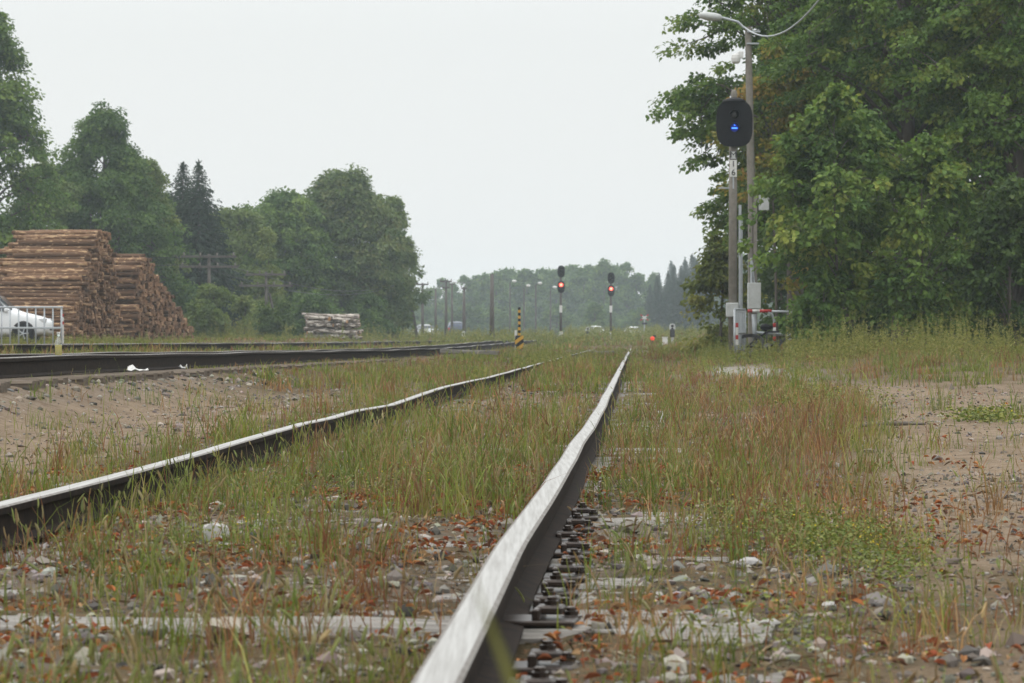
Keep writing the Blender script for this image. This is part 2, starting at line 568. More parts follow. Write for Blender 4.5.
def make_rail(name, label, off, y0, y1, step, zf, lat=None, ver=None, group=None, seed=0, tall=1.0):
    prof = [(a * (.79 if tall < 1 and abs(a) > .05 else 1), c * tall) for a, c in rail_profile()]; n = len(prof)
    ys = np.arange(y0, y1 + .01, step)
    r = np.random.default_rng(seed)
    ph = r.random(4) * 9
    w = .004 * np.sin(ys / 1.9 + ph[0]) + .005 * np.sin(ys / .9 + ph[1])
    v = .004 * np.sin(ys / 2.3 + ph[2]) + .004 * np.sin(ys / 1.05 + ph[3])
    if lat: w = w * .35 + np.interp(ys, *lat)
    if ver: v = v * .5 + np.interp(ys, *ver)
    V = []
    for y, a, c in zip(ys, w, v):
        x = cx1(y) + off + a
        z = float(zf(y)) + c
        for (p, q) in prof:
            V.append((x + p, y - p * SL, z + q))
    F = []; Mi = []
    for i in range(len(ys) - 1):
        for k in range(n):
            l2 = (k + 1) % n
            F.append((i * n + k, i * n + l2, (i + 1) * n + l2, (i + 1) * n + k))
            Mi.append(1 if k == 6 else 2 if k in (5, 7) else 0)
    b = MB(); b.v = V; b.f = F; b.m = Mi
    o = b.build(name, [M_rail_side, M_rail_top, M_rail_edge])
    return tag(o, label, "rail", group)


zero = lambda y: 0.0
make_rail("rail", "worn bright topped rail running from the bottom edge straight to the centre horizon", .797, 1.2, 200, .35, zero,
          lat=([0, 4, 7, 9.3, 12, 13.8, 16, 20, 30, 53, 200], [-.012, -.012, -.024, -.012, .002, .0, .012, .022, .02, .01, 0]),
          ver=([0, 4, 7, 9, 11, 13, 15, 18, 24, 200], [0, 0, .002, -.001, .005, -.003, .003, 0, 0, 0]), group="rails of the near track", seed=1, tall=.66)
make_rail("rail", "wavy rail of the near track rising from the left edge through the grass", -.797, 3, 200, .35, zero,
          lat=([0, 16, 18.5, 21, 24, 200], [0, .008, -.012, .012, 0, 0]),
          ver=([0, 8.8, 12.8, 16.7, 18.5, 19.9, 22.7, 29.4, 40.7, 58, 200], [.002, .002, -.004, .010, -.004, .004, -.016, .012, -.010, 0, 0]), group="rails of the near track", seed=2, tall=.66)
make_rail("rail", "dark raised rail with a bottle standing on it, nearer rail of the second track", -5.18 + .797, 10, 260, .5, z2, group="rails of the second track", seed=3)
make_rail("rail", "farther rail of the second track seen just above the bottle rail", -5.18 - .797, 10, 260, .5, z2, group="rails of the second track", seed=4)
make_rail("rail", "thin rail in the grass in front of the railing and log piles", -9.58, 38, 190, .6, z3, group="rails of the third track", seed=5)
make_rail("rail", "thin farthest rail in the grass closest to the log piles", -11.18, 38, 190, .6, z3, group="rails of the third track", seed=6)

# ---------------------------------------------------------------- sleepers with plates and bolts
def sleeper_mesh(seed, L=2.7):
    r = np.random.default_rng(seed)
    b = MB(); xs = np.linspace(-L / 2, L / 2, 16); n = 8
    V = []; F = []
    for i, x in enumerate(xs):
        w = .125 + r.normal(0, .003); h = .16; c = .014 + abs(r.normal(0, .006))
        dz = r.normal(0, .003); e_ = 0.012 * r.normal() if i in (0, 15) else 0
        for (p, q) in ((-w, -h), (w, -h), (w, -c), (w - c, 0), (.03, -.004 * r.random()), (-.03, -.006 * r.random()), (-w + c, 0), (-w, -c)):
            V.append((x + e_, p + r.normal(0, .002), q + dz))
    for i in range(15):
        for k in range(n):
            l2 = (k + 1) % n
            F.append((i * n + k, i * n + l2, (i + 1) * n + l2, (i + 1) * n + k))
    F.append(tuple(range(n - 1, -1, -1))); F.append(tuple(15 * n + k for k in range(n)))
    b.add(V, F)
    return b


def plate_mb():
    b = MB()
    b.box((.055, 0, .008), (.25, .17, .016), bev=.004)
    b.box((.082, 0, .03), (.02, .15, .035), bev=.004)
    b.box((.112, 0, .040), (.07, .075, .022), bev=.005)      # rail clip
    return b


def bolt_mb():
    b = MB()
    b.lathe([(.024, 0), (.026, .01), (.024, .012), (.016, .012), (.017, .034), (.011, .036), (.011, .052), (.009, .055)], n=8)
    return b


SLEEP = []
rs = np.random.default_rng(12)
proto_sleepers = []
def detailed_sleeper(seed):
    o = sleeper_mesh(seed).build("sleeper", M_sleeper)
    for s in (-1, 1):
        p = plate_mb().build("base_plate", M_plate, o)
        p.location = (s * .797, 0, .002); p.scale = (s * .82, .85, .75)
        if s > 0:
            q = bolt_mb().build("bolt", M_plate, p); q.location = (.115, 0, .046); q.scale = (1.15, 1.15, .55)
            q2 = dup(q, p); q2.location = (.158, .05, .012)
    return o


y_s = [3.9, 4.45, 5.0, 5.58, 6.2, 6.76, 7.34, 7.95, 8.43, 8.9, 9.38, 9.97]
while y_s[-1] < 46: y_s.append(y_s[-1] + .55 + rs.normal(0, .02))
protos = [detailed_sleeper(s) for s in (1, 2, 3)]
y_s = [v * .912 for v in y_s]
for i, y in enumerate(y_s):
    if i < 3: o = protos[i]
    elif i < 14: o = dup(protos[i % 3])
    else:
        o = protos[i % 3].copy(); COL.objects.link(o)
    skew = rs.normal(0, .012); dz = -.137 + rs.normal(0, .004)
    if abs(y - 6.165) < .05: y += .21; skew = -.09; dz = -.118
    o.location = (cx1(y) + rs.normal(0, .02), y, dz)
    o.rotation_euler = (rs.normal(0, .008), rs.normal(0, .004), -SL + skew)
    tag(o, "weathered grey wooden sleeper half buried in gravel under the near track", "sleeper", "sleepers of the near track")
M_sleeper2 = mat("oily_brown_wood", (.15, .12, .09), .9, noise=(4, (.06, .048, .038), .8, (.5, 11, 9)), bump=(5, 1.0, .02))
brown = []
for o in protos:
    m2 = o.data.copy(); m2.materials[0] = M_sleeper2; brown.append(m2)
for y in np.arange(17, 62, .56):
    o = protos[int(rs.integers(3))].copy(); COL.objects.link(o); o.data = brown[int(rs.integers(3))]
    o.location = (cx1(y) - 5.18 + rs.normal(0, .03), y, float(z2(y)) - .183)
    o.rotation_euler = (0, 0, -SL + rs.normal(0, .015))
    tag(o, "brown sleeper with its end sticking out under the raised second track", "sleeper", "sleepers of the second track")

# ---------------------------------------------------------------- stones, ballast, fallen leaves
def ico_base():
    import bmesh
    bm = bmesh.new(); bmesh.ops.create_icosphere(bm, subdivisions=2, radius=1)
    bm.verts.ensure_lookup_table()
    v = np.array([p.co[:] for p in bm.verts]); f = np.array([[q.index for q in t.verts] for t in bm.faces]); bm.free()
    bm = bmesh.new(); bmesh.ops.create_icosphere(bm, subdivisions=1, radius=1)
    v1 = np.array([p.co[:] for p in bm.verts]); f1 = np.array([[q.index for q in t.verts] for t in bm.faces]); bm.free()
    return v, f, v1, f1


ICO2V, ICO2F, ICO1V, ICO1F = ico_base()


def stones_arrays(P, size, rng_, hi=False):
    bv, bf = (ICO2V, ICO2F) if hi else (ICO1V, ICO1F)
    n = len(P); k = len(bv)
    # angular lumps: clip the ball by random planes
    V = np.repeat(bv[None], n, 0).copy()
    for _ in range(12):
        d = rng_.normal(size=(n, 1, 3)); d /= np.linalg.norm(d, axis=2, keepdims=True)
        lim = rng_.uniform(.42, .8, (n, 1))
        s = (V * d).sum(2); ex = np.maximum(s - lim, 0)
        V -= ex[..., None] * d
    V *= rng_.uniform(.65, 1.2, (n, 1, 3)) * np.array([1.1, 1.0, .75])
    a = rng_.random(n) * 2 * PI; ca, sa = np.cos(a)[:, None], np.sin(a)[:, None]
    x = V[..., 0] * ca - V[..., 1] * sa; y = V[..., 0] * sa + V[..., 1] * ca
    V = np.stack([x, y, V[..., 2]], -1) * size[:, None, None] + P[:, None]
    F = bf[None] + (np.arange(n) * k)[:, None, None]
    return V.reshape(-1, 3), F.reshape(-1, 3), k


def scatter(n, y0, y1, x0f, x1f, rng_):
    Y = rng_.uniform(y0, y1, n); f = rng_.random(n)
    X = x0f(Y) + f * (x1f(Y) - x0f(Y))
    return X, Y


r5 = np.random.default_rng(21)
SX, SY, SS = [], [], []
X, Y = scatter(10500, 4.2, 11.5, lambda y: cx1(y) - 1.7, lambda y: cx1(y) + 1.75, r5)
keep = r5.random(len(X)) < (.25 + .75 * fnoise(X * 3, Y * 3, 2)) * np.where(Y > 9.8, .35, 1)
SX.append(X[keep]); SY.append(Y[keep]); SS.append(r5.gamma(2.0, .0052, keep.sum()) + .0035)
X, Y = scatter(2600, 11.5, 40, lambda y: cx1(y) - 1.6, lambda y: cx1(y) + 1.5, r5)
SX.append(X); SY.append(Y); SS.append(r5.gamma(2.4, .0045, len(X)) + .005)
X, Y = scatter(1000, 20, 40, lambda y: cx1(y) - 4.05, lambda y: cx1(y) - 3.35, r5)
keep = r5.random(len(X)) < .3 + .8 * (fnoise(X * 2, Y * .7, 2) > .5)
SX.append(X[keep]); SY.append(Y[keep]); SS.append(r5.gamma(2.4, .0085, keep.sum()) + .008)
X, Y = scatter(2200, 5, 30, lambda y: cx1(y) + 1.2, lambda y: cx1(y) + 5, r5)
SX.append(X); SY.append(Y); SS.append(r5.gamma(2, .0045, len(X)) + .004)
X, Y = scatter(1200, 12, 40, lambda y: cx1(y) - 3.4, lambda y: cx1(y) - 1.5, r5)
SX.append(X); SY.append(Y); SS.append(r5.gamma(2, .006, len(X)) + .004)
SX, SY, SS = map(np.concatenate, (SX, SY, SS))
u_ = SX - cx1(SY)
ok = ((np.abs(np.abs(u_) - .797) > .10) | (SY > 40)) & ((np.abs(SY - 6.375 + .13 * u_) > .15) | (np.abs(u_) > .8))
SX, SY, SS = SX[ok], SY[ok], np.minimum(SS[ok], .05)
P = np.stack([SX, SY, ground_z(SX, SY) + SS * .1], -1)
V, F, k = stones_arrays(P, SS, r5)
br = r5.uniform(.08, .36, (len(P), 1)); br = np.where(r5.random((len(P), 1)) < .35, br * .45, br)
c = br * np.array([1.0, .90, .77]) * (1 + r5.normal(0, .05, (len(P), 3)))
tag(fast_mesh("gravel", V, [F], M_stone, np.repeat(np.clip(c, .02, .6), k, 0)), "loose grey and brown ballast stones scattered over the track bed", kind="stuff")

# the bigger rocks one can point at (photo pixel, ground distance, half size)
def rock(px_, d, s, colr, label, seed):
    x = (px_ - 512) * d / 3000
    r = np.random.default_rng(seed)
    V, F, k = stones_arrays(np.array([[0, 0, s * .3]]), np.array([s]), r, True)
    o = fast_mesh("rock", V, [F], M_stone, np.tile(np.array(colr), (len(V), 1)))
    o.location = (x, d, gz(x, d))
    tag(o, label, "rock", "larger rocks on the track bed")


rock(210, 9.25, .062, (.42, .41, .39), "large pale rock on the ballast, left of the dark stone between the rails", 1)
rock(255, 9.0, .042, (.07, .075, .085), "dark blue grey stone right of the large pale rock", 2)
rock(192, 9.4, .038, (.09, .09, .095), "dark stone tucked behind the large pale rock", 3)
rock(385, 9.5, .034, (.33, .32, .30), "grey pointed stone just left of the straight rail", 4)
rock(830, 6.9, .030, (.36, .35, .33), "pale stone at the edge of the bare earth near the yellow flowers", 5)
rock(770, 6.3, .035, (.34, .33, .31), "pale grey stone low in the right foreground weeds", 6)
rock(752, 8.0, .036, (.36, .35, .34), "pale stone beyond the sleeper ends right of the rail", 7)
rock(955, 8.1, .030, (.16, .13, .11), "brown stone alone on the bare earth at right", 8)
rock(228, 6.08, .062, (.30, .27, .22), "flat tan stone beside the bare grey sleeper", 9)
rock(102, 10.3, .036, (.34, .34, .33), "pale stone at the foot of the left rail", 10)
rock(22, 9.3, .032, (.30, .30, .29), "grey stone near the left edge under the rail", 11)
rock(300, 8.4, .028, (.36, .34, .32), "small whitish stone in front of the large pale rock", 12)


def leaf_cards(P, size, nrm, dirv, rng_, aspect=.55, curl=.15):
    """six-point leaves: P base points, dirv the way they point, nrm rough normal"""
    n = len(P)
    d = dirv / (np.linalg.norm(dirv, axis=1, keepdims=True) + 1e-9)
    s = np.cross(nrm, d); s /= np.linalg.norm(s, axis=1, keepdims=True) + 1e-9
    w = np.cross(d, s)
    sz = size[:, None]
    asp = aspect if not hasattr(aspect, '__len__') else aspect[:, None]
    cu = curl * sz
    V = np.stack([P,
                  P + d * sz * .3 - s * sz * asp * .5 + w * cu * .6,
                  P + d * sz * .7 - s * sz * asp * .42 + w * cu * .5,
                  P + d * sz - w * cu * .8,
                  P + d * sz * .7 + s * sz * asp * .42 + w * cu * .5,
                  P + d * sz * .3 + s * sz * asp * .5 + w * cu * .6], 1)
    b = (np.arange(n) * 6)[:, None]
    F = np.concatenate([b + np.array([[0, 1, 2, 3]]), b + np.array([[0, 3, 4, 5]])], 0)
    return V.reshape(-1, 3), F


X, Y = scatter(22000, 4.2, 14, lambda y: cx1(y) - 1.6, lambda y: cx1(y) + 2.6, r5)
X2, Y2 = scatter(2500, 14, 34, lambda y: cx1(y) - 1.6, lambda y: cx1(y) + 4.5, r5)
X = np.concatenate([X, X2]); Y = np.concatenate([Y, Y2])
cl = fnoise(X * 2.2 + 5, Y * 2.2 + 8, 2); u_ = X - cx1(Y)
keep = ((np.abs(Y - 6.375 + .13 * u_) > .14) | (u_ > .8) | (r5.random(len(X)) < .15)) & (r5.random(len(X)) < smooth(cl, .35, .65) * np.where(u_ > 1.7, .4, 1)) & (np.abs(np.abs(u_) - .797) > .05)
X, Y = X[keep], Y[keep]; n = len(X)
P = np.stack([X, Y, ground_z(X, Y) + r5.uniform(.003, .03, n)], -1)
V, F = leaf_cards(P, r5.uniform(.012, .036, n) * (1 + .02 * np.maximum(Y - 10, 0)), np.array([0, 0, 1.0]) + r5.normal(0, .35, (n, 3)), np.stack([r5.normal(size=n), r5.normal(size=n), r5.normal(0, .3, n)], -1), r5, r5.uniform(.18, .55, n), .3)
pal = np.array([(.37, .135, .05), (.24, .085, .04), (.42, .20, .08), (.15, .075, .045), (.38, .24, .12), (.33, .10, .05)])
c = pal[r5.integers(0, 6, n)] * r5.uniform(.7, 1.1, (n, 1))
tag(fast_mesh("fallen_leaves", V, [F], M_litter, np.repeat(c, 6, 0)), "dry rust brown fallen leaves lying between sleepers and grass", kind="stuff")

# grit: thousands of small angular chips, and bits of straw and twig
X, Y = scatter(26000, 4.2, 13, lambda y: cx1(y) - 1.7, lambda y: cx1(y) + 3.2, r5)
X2, Y2 = scatter(9000, 13, 34, lambda y: cx1(y) - 3.6, lambda y: cx1(y) + 5.0, r5)
X = np.concatenate([X, X2]); Y = np.concatenate([Y, Y2])
u_ = X - cx1(Y); ok = (np.abs(np.abs(u_) - .797) > .08) & (r5.random(len(X)) < .25 + .75 * smooth(fnoise(X * 4 + 60, Y * 4, 2), .3, .6)); X, Y = X[ok], Y[ok]; n = len(X)
OCT = np.array([(1, 0, 0), (-1, 0, 0), (0, 1, 0), (0, -1, 0), (0, 0, 1), (0, 0, -1)], float)
OF = np.array([(0, 2, 4), (2, 1, 4), (1, 3, 4), (3, 0, 4), (2, 0, 5), (1, 2, 5), (3, 1, 5), (0, 3, 5)])
sz = r5.gamma(2.2, .0017, n) + .0018; sz *= 1 + .03 * np.maximum(Y - 10, 0)
V = OCT[None] * r5.uniform(.5, 1.3, (n, 6, 1)) * sz[:, None, None] + r5.normal(0, .25, (n, 6, 3)) * sz[:, None, None]
V += np.stack([X, Y, ground_z(X, Y) + sz * .2], -1)[:, None]
F = (OF[None] + (np.arange(n) * 6)[:, None, None]).reshape(-1, 3)
br = r5.uniform(.06, .32, (n, 1)) * np.array([1.0, .88, .74]) * (1 + r5.normal(0, .06, (n, 3)))
tag(fast_mesh("gravel", V.reshape(-1, 3), [F], M_stone, np.repeat(np.clip(br, .02, .5), 6, 0)), "fine grit and chips covering the ground between the sleepers", kind="stuff")
X, Y = scatter(13000, 4.2, 13, lambda y: cx1(y) - 1.7, lambda y: cx1(y) + 2.6, r5)
X2, Y2 = scatter(4000, 13, 30, lambda y: cx1(y) - 3.0, lambda y: cx1(y) + 5.0, r5)
X = np.concatenate([X, X2]); Y = np.concatenate([Y, Y2])
u_ = X - cx1(Y); ok = (np.abs(np.abs(u_) - .797) > .05) & (r5.random(len(X)) < (.2 + .8 * smooth(fnoise(X * 3 + 30, Y * 3, 2), .35, .65)) * np.where(u_ > 1.5, .45, 1)); X, Y = X[ok], Y[ok]; n = len(X)
P = np.stack([X, Y, ground_z(X, Y) + r5.uniform(.002, .025, n)], -1)
V, F = leaf_cards(P, r5.uniform(.012, .055, n) * (1 + .02 * np.maximum(Y - 10, 0)), np.array([0, 0, 1.0]) + r5.normal(0, .5, (n, 3)), np.stack([r5.normal(size=n), r5.normal(size=n), r5.normal(0, .2, n)], -1), r5, r5.uniform(.03, .075, n), .12)
pal = np.array([(.30, .24, .15), (.25, .18, .11), (.17, .115, .07), (.36, .30, .20), (.24, .20, .12)])
tag(fast_mesh("straw", V, [F], M_litter, np.repeat(pal[r5.integers(0, 5, n)] * r5.uniform(.6, 1.1, (n, 1)), 6, 0)), "dry straw and twigs strewn over the track bed", kind="stuff")

# ---------------------------------------------------------------- grass
GREEN = np.array([(.15, .205, .034), (.205, .24, .042), (.115, .17, .030), (.26, .25, .065), (.18, .22, .048)])
REDS = np.array([(.27, .13, .06), (.22, .10, .05), (.36, .22, .10), (.30, .17, .07), (.22, .11, .055)])


def blades(X, Y, H, Wd, col, rng_, lean=.34, zoff=0.0):
    n = len(X)
    Z = ground_z(X, Y) - .01 + zoff
    a = rng_.random(n) * 2 * PI; ln = np.abs(rng_.normal(0, lean, n)) + .05
    dx, dy = np.cos(a), np.sin(a)
    fa = rng_.random(n) * 2 * PI
    sx, sy = np.cos(fa), np.sin(fa)
    V = np.zeros((n, 7, 3))
    for i, (t, w) in enumerate(((0, .7), (.4, 1.0), (.75, .7))):
        o = ln * t * t
        bx = X + dx * o * H; by = Y + dy * o * H; bz = Z + H * t * (1 - .25 * ln * t)
        V[:, 2 * i] = np.stack([bx - sx * Wd * w / 2, by - sy * Wd * w / 2, bz], -1)
        V[:, 2 * i + 1] = np.stack([bx + sx * Wd * w / 2, by + sy * Wd * w / 2, bz], -1)
    V[:, 6] = np.stack([X + dx * ln * H * 1.1, Y + dy * ln * H * 1.1, Z + H * (1 - .3 * ln)], -1)
    b = (np.arange(n) * 7)[:, None]
    Q = np.concatenate([b + np.array([[0, 1, 3, 2]]), b + np.array([[2, 3, 5, 4]])], 0)
    T = b + np.array([[4, 5, 6]])
    C = np.repeat(col[:, None], 7, 1)
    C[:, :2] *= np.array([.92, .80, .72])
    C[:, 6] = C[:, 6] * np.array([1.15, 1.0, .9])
    return V.reshape(-1, 3), Q, T, C.reshape(-1, 3), V[:, 6], np.stack([dx * ln, dy * ln, np.ones(n)], -1)


def join(parts):
    V = []; Q = []; T = []; C = []; b = 0
    for v, q, t, c in parts:
        V.append(v); C.append(c)
        if q is not None: Q.append(q + b)
        if t is not None: T.append(t + b)
        b += len(v)
    F = []
    if Q: F.append(np.concatenate(Q))
    if T: F.append(np.concatenate(T))
    return np.concatenate(V), F, np.concatenate(C)


def spindles(P, D, L, R, col, rng_, n=6):
    """fuzzy seed heads along D"""
    m = len(P); d = D / np.linalg.norm(D, axis=1, keepdims=True)
    ref = np.where(np.abs(d[:, 2:3]) < .9, np.array([[0, 0, 1.0]]), np.array([[1.0, 0, 0]]))
    a = np.cross(d, ref); a /= np.linalg.norm(a, axis=1, keepdims=True); b = np.cross(d, a)
    rings = ((0, .35), (.2, .9), (.5, 1.0), (.8, .75), (1.0, .15))
    V = np.zeros((m, len(rings) * n, 3))
    bend = rng_.normal(0, .12, (m, 3)); bend[:, 2] -= .08
    for i, (t, r) in enumerate(rings):
        for k in range(n):
            th = 2 * PI * k / n
            rr = R * r * rng_.uniform(.7, 1.3, m)
            V[:, i * n + k] = P + d * (L * t)[:, None] + bend * (L * t * t)[:, None] + (a * math.cos(th) + b * math.sin(th)) * rr[:, None]
    q = []
    for i in range(len(rings) - 1):
        for k in range(n):
            l2 = (k + 1) % n; q.append((i * n + k, i * n + l2, (i + 1) * n + l2, (i + 1) * n + k))
    Q = (np.array(q)[None] + (np.arange(m) * len(rings) * n)[:, None, None]).reshape(-1, 4)
    C = np.repeat(col[:, None], len(rings) * n, 1) * rng_.uniform(.75, 1.2, (m, len(rings) * n, 1))
    return V.reshape(-1, 3), Q, None, C.reshape(-1, 3)


def grass_band(y0, y1, n, rng_, hmin, hmax, wmin, wmax, per=16):
    """tufts: each a species with its own height and colour, blades leaning out of it, plus stray single blades"""
    nt = n // per
    Yt = rng_.uniform(y0, y1, nt) if y1 - y0 < 20 else y0 + (y1 - y0) * rng_.random(nt) ** .8
    Xt = rng_.uniform(-1, 1, nt) * (.19 * Yt + 1.2)
    cnt = np.maximum(1, (per * rng_.gamma(1.4, .75, nt)).astype(int))
    cnt[rng_.random(nt) < .25] = 1
    g, red, gv, pl = zone(Xt, Yt)
    u = Xt - cx1(Yt)
    keep = rng_.random(nt) < g * (1 - .97 * pl) * (.35 + 1.0 * smooth(fnoise(Xt * 3 + 2, Yt * 2 + 9, 2), .35, .65))
    Xt, Yt, cnt, g, red = Xt[keep], Yt[keep], cnt[keep], g[keep], red[keep]; nt = len(Xt)
    ht = np.clip(rng_.lognormal(-.25, .38, nt), .35, 1.25) * (.55 + .75 * fnoise(Xt * 1.3 + 20, Yt * .9 + 4, 2))
    isr = rng_.random(nt) < red
    ct = np.where(isr[:, None], REDS[rng_.integers(0, 5, nt)], GREEN[rng_.integers(0, 5, nt)]) * rng_.uniform(.75, 1.15, (nt, 1))
    k = np.repeat(np.arange(nt), cnt); n = len(k)
    rad = (.022 + .0016 * Yt[k]) * (1 + .6 * rng_.random(n))
    ox, oy = rng_.normal(0, 1, n), rng_.normal(0, 1, n)
    X = Xt[k] + ox * rad; Y = Yt[k] + oy * rad
    u = X - cx1(Y)
    keep = (np.abs(np.abs(u) - .797) > .07) & (np.abs(np.abs(u + 5.18) - .797) > .09)
    X, Y, k, u, ox, oy = X[keep], Y[keep], k[keep], u[keep], ox[keep], oy[keep]; n = len(X)
    H = hmin + (hmax - hmin) * rng_.random(n) ** 1.3 * ht[k]
    H *= np.clip(1.1 - .18 * np.hypot(ox, oy), .5, 1.1)
    H *= 1 - .35 * np.exp(-((np.abs(u) - .797) / .12) ** 2)
    H *= np.where(u < -3.6, np.where(u > -6.8, .5, np.where((u > -9.4) & (Y < 110), 1.15, .6)), 1)
    H *= 1 - .2 * smooth(Y, 9.8, 7.5) - .14 * smooth(Y, 9, 12) * smooth(Y, 75, 60)
    W = rng_.uniform(wmin, wmax, n)
    col = ct[k] * rng_.uniform(.75, 1.15, (n, 1))
    dry = rng_.random(n) < .12
    col[dry] = np.array([.36, .29, .15]) * rng_.uniform(.6, 1.0, (dry.sum(), 1))
    return X, Y, H, W, col, isr[k]


r6 = np.random.default_rng(33)
parts = []; tips = []
for (y0, y1, n, h0, h1, w0, w1) in ((4.2, 9, 44000, .04, .28, .0018, .004), (9, 16, 62000, .05, .36, .002, .0048), (16, 30, 84000, .06, .37, .0035, .007),
                                    (30, 62, 110000, .07, .36, .007, .014)):
    X, Y, H, W, col, isr = grass_band(y0, y1, n, r6, h0, h1, w0, w1)
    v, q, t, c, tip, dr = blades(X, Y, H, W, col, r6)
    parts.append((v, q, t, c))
    if y0 < 20:
        s = (r6.random(len(tip)) < (.26 if y0 < 9 else .20)) & (H > .09)
        tips.append((tip[s], dr[s], col[s], Y[s]))
V, F, C = join(parts)
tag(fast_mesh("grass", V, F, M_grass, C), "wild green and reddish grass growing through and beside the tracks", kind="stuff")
TP = np.concatenate([t[0] for t in tips]); TD = np.concatenate([t[1] for t in tips]); TC = np.concatenate([t[2] for t in tips]); TY = np.concatenate([t[3] for t in tips])
L = r6.uniform(.02, .05, len(TP)); TC = TC * .6 + np.array([.10, .10, .04]); Rr = r6.uniform(.0018, .0042, len(TP))
v, q, t, c = spindles(TP - TD * .02, TD + r6.normal(0, .18, TD.shape), L, Rr, np.clip(TC * 1.05 + .01, 0, .4), r6)
tag(fast_mesh("seed_head_grass", v, [q], M_grass, c), "bristly foxtail seed heads standing above the trackside grass", kind="stuff")

parts = []
for (y0, y1, n, h0, h1, w0, w1) in ((62, 110, 80000, .1, .38, .014, .03), (110, 170, 60000, .2, .5, .025, .05), (170, 330, 60000, .3, .7, .05, .12)):
    X, Y, H, W, col, isr = grass_band(y0, y1, n, r6, h0, h1, w0, w1)
    u = X - cx1(Y)
    H = np.where((np.abs(u + 5.18) < 1.6), H * .5, H); H = np.where((u < -6.5) & (Y < 160), H * .7, H)
    H = np.where((Y > 72) & (Y < 150) & (np.abs(u) < 1.5), H * np.where(Y > 84, .33, .6), H)
    v, q, t, c, tip, dr = blades(X, Y, H, W, col, r6)
    parts.append((v, q, t, c))
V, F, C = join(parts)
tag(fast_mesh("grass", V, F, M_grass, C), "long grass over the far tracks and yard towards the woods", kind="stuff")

# two blades hanging into view right in front of the lens
parts = []
for (x, y, h, w, dx) in ((.052, 1.25, .533, .007, -.070), (.03, 1.4, .45, .005, .03)):
    z0 = gz(x, y)
    Vb = np.array([(x - w / 2, y, z0), (x + w / 2, y, z0), (x + dx * .3 - w / 2, y, z0 + h * .6), (x + dx * .3 + w / 2, y, z0 + h * .6),
                   (x + dx * .65 - w / 2, y, z0 + h * .88), (x + dx * .65 + w / 2, y, z0 + h * .88), (x + dx, y, z0 + h)])
    parts.append((Vb, np.array([(0, 1, 3, 2), (2, 3, 5, 4)]), np.array([(4, 5, 6)]), np.tile(np.array([.17, .17, .05]), (7, 1))))
V, F, C = join(parts)
tag(fast_mesh("grass", V, F, M_grass, C), "out of focus grass blade close to the lens beside the rail", kind="stuff")

# low leafy weeds with yellow flowers
def leafy(n, cxs, rng_, hmax, size, cols, flower=.0):
    X = []; Y = []
    for (x, y, rx, ry, w) in cxs:
        k = int(n * w); X.append(rng_.normal(x, rx, k)); Y.append(rng_.normal(y, ry, k))
    X = np.concatenate(X); Y = np.concatenate(Y); n = len(X)
    u = X - cx1(Y); ok = np.abs(np.abs(u) - .797) > .09; X, Y = X[ok], Y[ok]; n = len(X)
    tuft = .4 + .9 * fnoise(X * 9, Y * 9, 2)
    Z = ground_z(X, Y) + hmax * rng_.random(n) * tuft
    P = np.stack([X, Y, Z], -1)
    d = rng_.normal(size=(n, 3)); d[:, 2] = np.abs(d[:, 2]) * .3
    nr = rng_.normal(0, .5, (n, 3)) + np.array([0, 0, 1.0])
    c = np.array(cols)[rng_.integers(0, len(cols), n)] * rng_.uniform(.75, 1.2, (n, 1))
    s = rng_.uniform(size * .6, size * 1.3, n)
    fl = rng_.random(n) < flower
    c[fl] = np.array([.55, .42, .02]); P[fl, 2] += hmax * .25; s[fl] = size * .55
    V, F = leaf_cards(P, s, nr, d, rng_, .75, .12)
    return V, F, np.repeat(c, 6, 0)


MG = [(.125, .165, .035), (.17, .195, .042), (.105, .145, .032), (.20, .21, .05)]
V, F, C = leafy(12000, [(.80, 9.2, .13, .55, .30), (1.0, 8.6, .1, .5, .22), (.93, 7.8, .08, .4, .1), (-.25, 11.8, .28, .5, .22), (-1.0, 11.3, .25, .25, .06), (.56, 6.0, .12, .35, .06), (-.8, 8.3, .15, .25, .04)], r6, .11, .011, MG, .05)
tag(fast_mesh("low_weeds", V, [F], M_grass, C), "low bright green clover-like weeds with tiny yellow flowers", kind="stuff")
cx_ = [(3.3, 21.0, .12, .35, .2), (2.55, 26, .2, .8, .15), (3.0, 29, .3, 1.0, .2), (2.9, 33, .5, 1.6, .31)]
V, F, C = leafy(5200, cx_, r6, .10, .026, MG + [(.22, .22, .04)], .02)
tag(fast_mesh("low_weeds", V, [F], M_grass, C), "broad leaved green weeds dotted over the bare earth at right", kind="stuff")


def stalks(X, Y, H, rng_, cols, nleaf=26, ls=.09, taper=1.0):
    """goldenrod-like stems: a stalk with leaves and a plumed top"""
    n = len(X); Z = ground_z(X, Y)
    ln = rng_.normal(0, .10, (n, 2))
    t = rng_.random((n, nleaf)) ** .75
    base = np.stack([X[:, None] + ln[:, :1] * t * H[:, None], Y[:, None] + ln[:, 1:] * t * H[:, None], Z[:, None] + t * H[:, None]], -1)
    a = rng_.random((n, nleaf)) * 2 * PI
    d = np.stack([np.cos(a), np.sin(a), rng_.uniform(.1, 1.2, (n, nleaf))], -1)
    s = ls * rng_.uniform(.5, 1.2, (n, nleaf)) * (1.15 - .75 * t * taper)
    c = np.array(cols)[rng_.integers(0, len(cols), (n, nleaf))] * rng_.uniform(.75, 1.15, (n, nleaf, 1))
    V, F = leaf_cards(base.reshape(-1, 3), s.ravel(), rng_.normal(0, .6, (n * nleaf, 3)) + np.array([0, 0, 1.0]), d.reshape(-1, 3), rng_, .34, .15)
    return V, F, np.repeat(c.reshape(-1, 3), 6, 0)


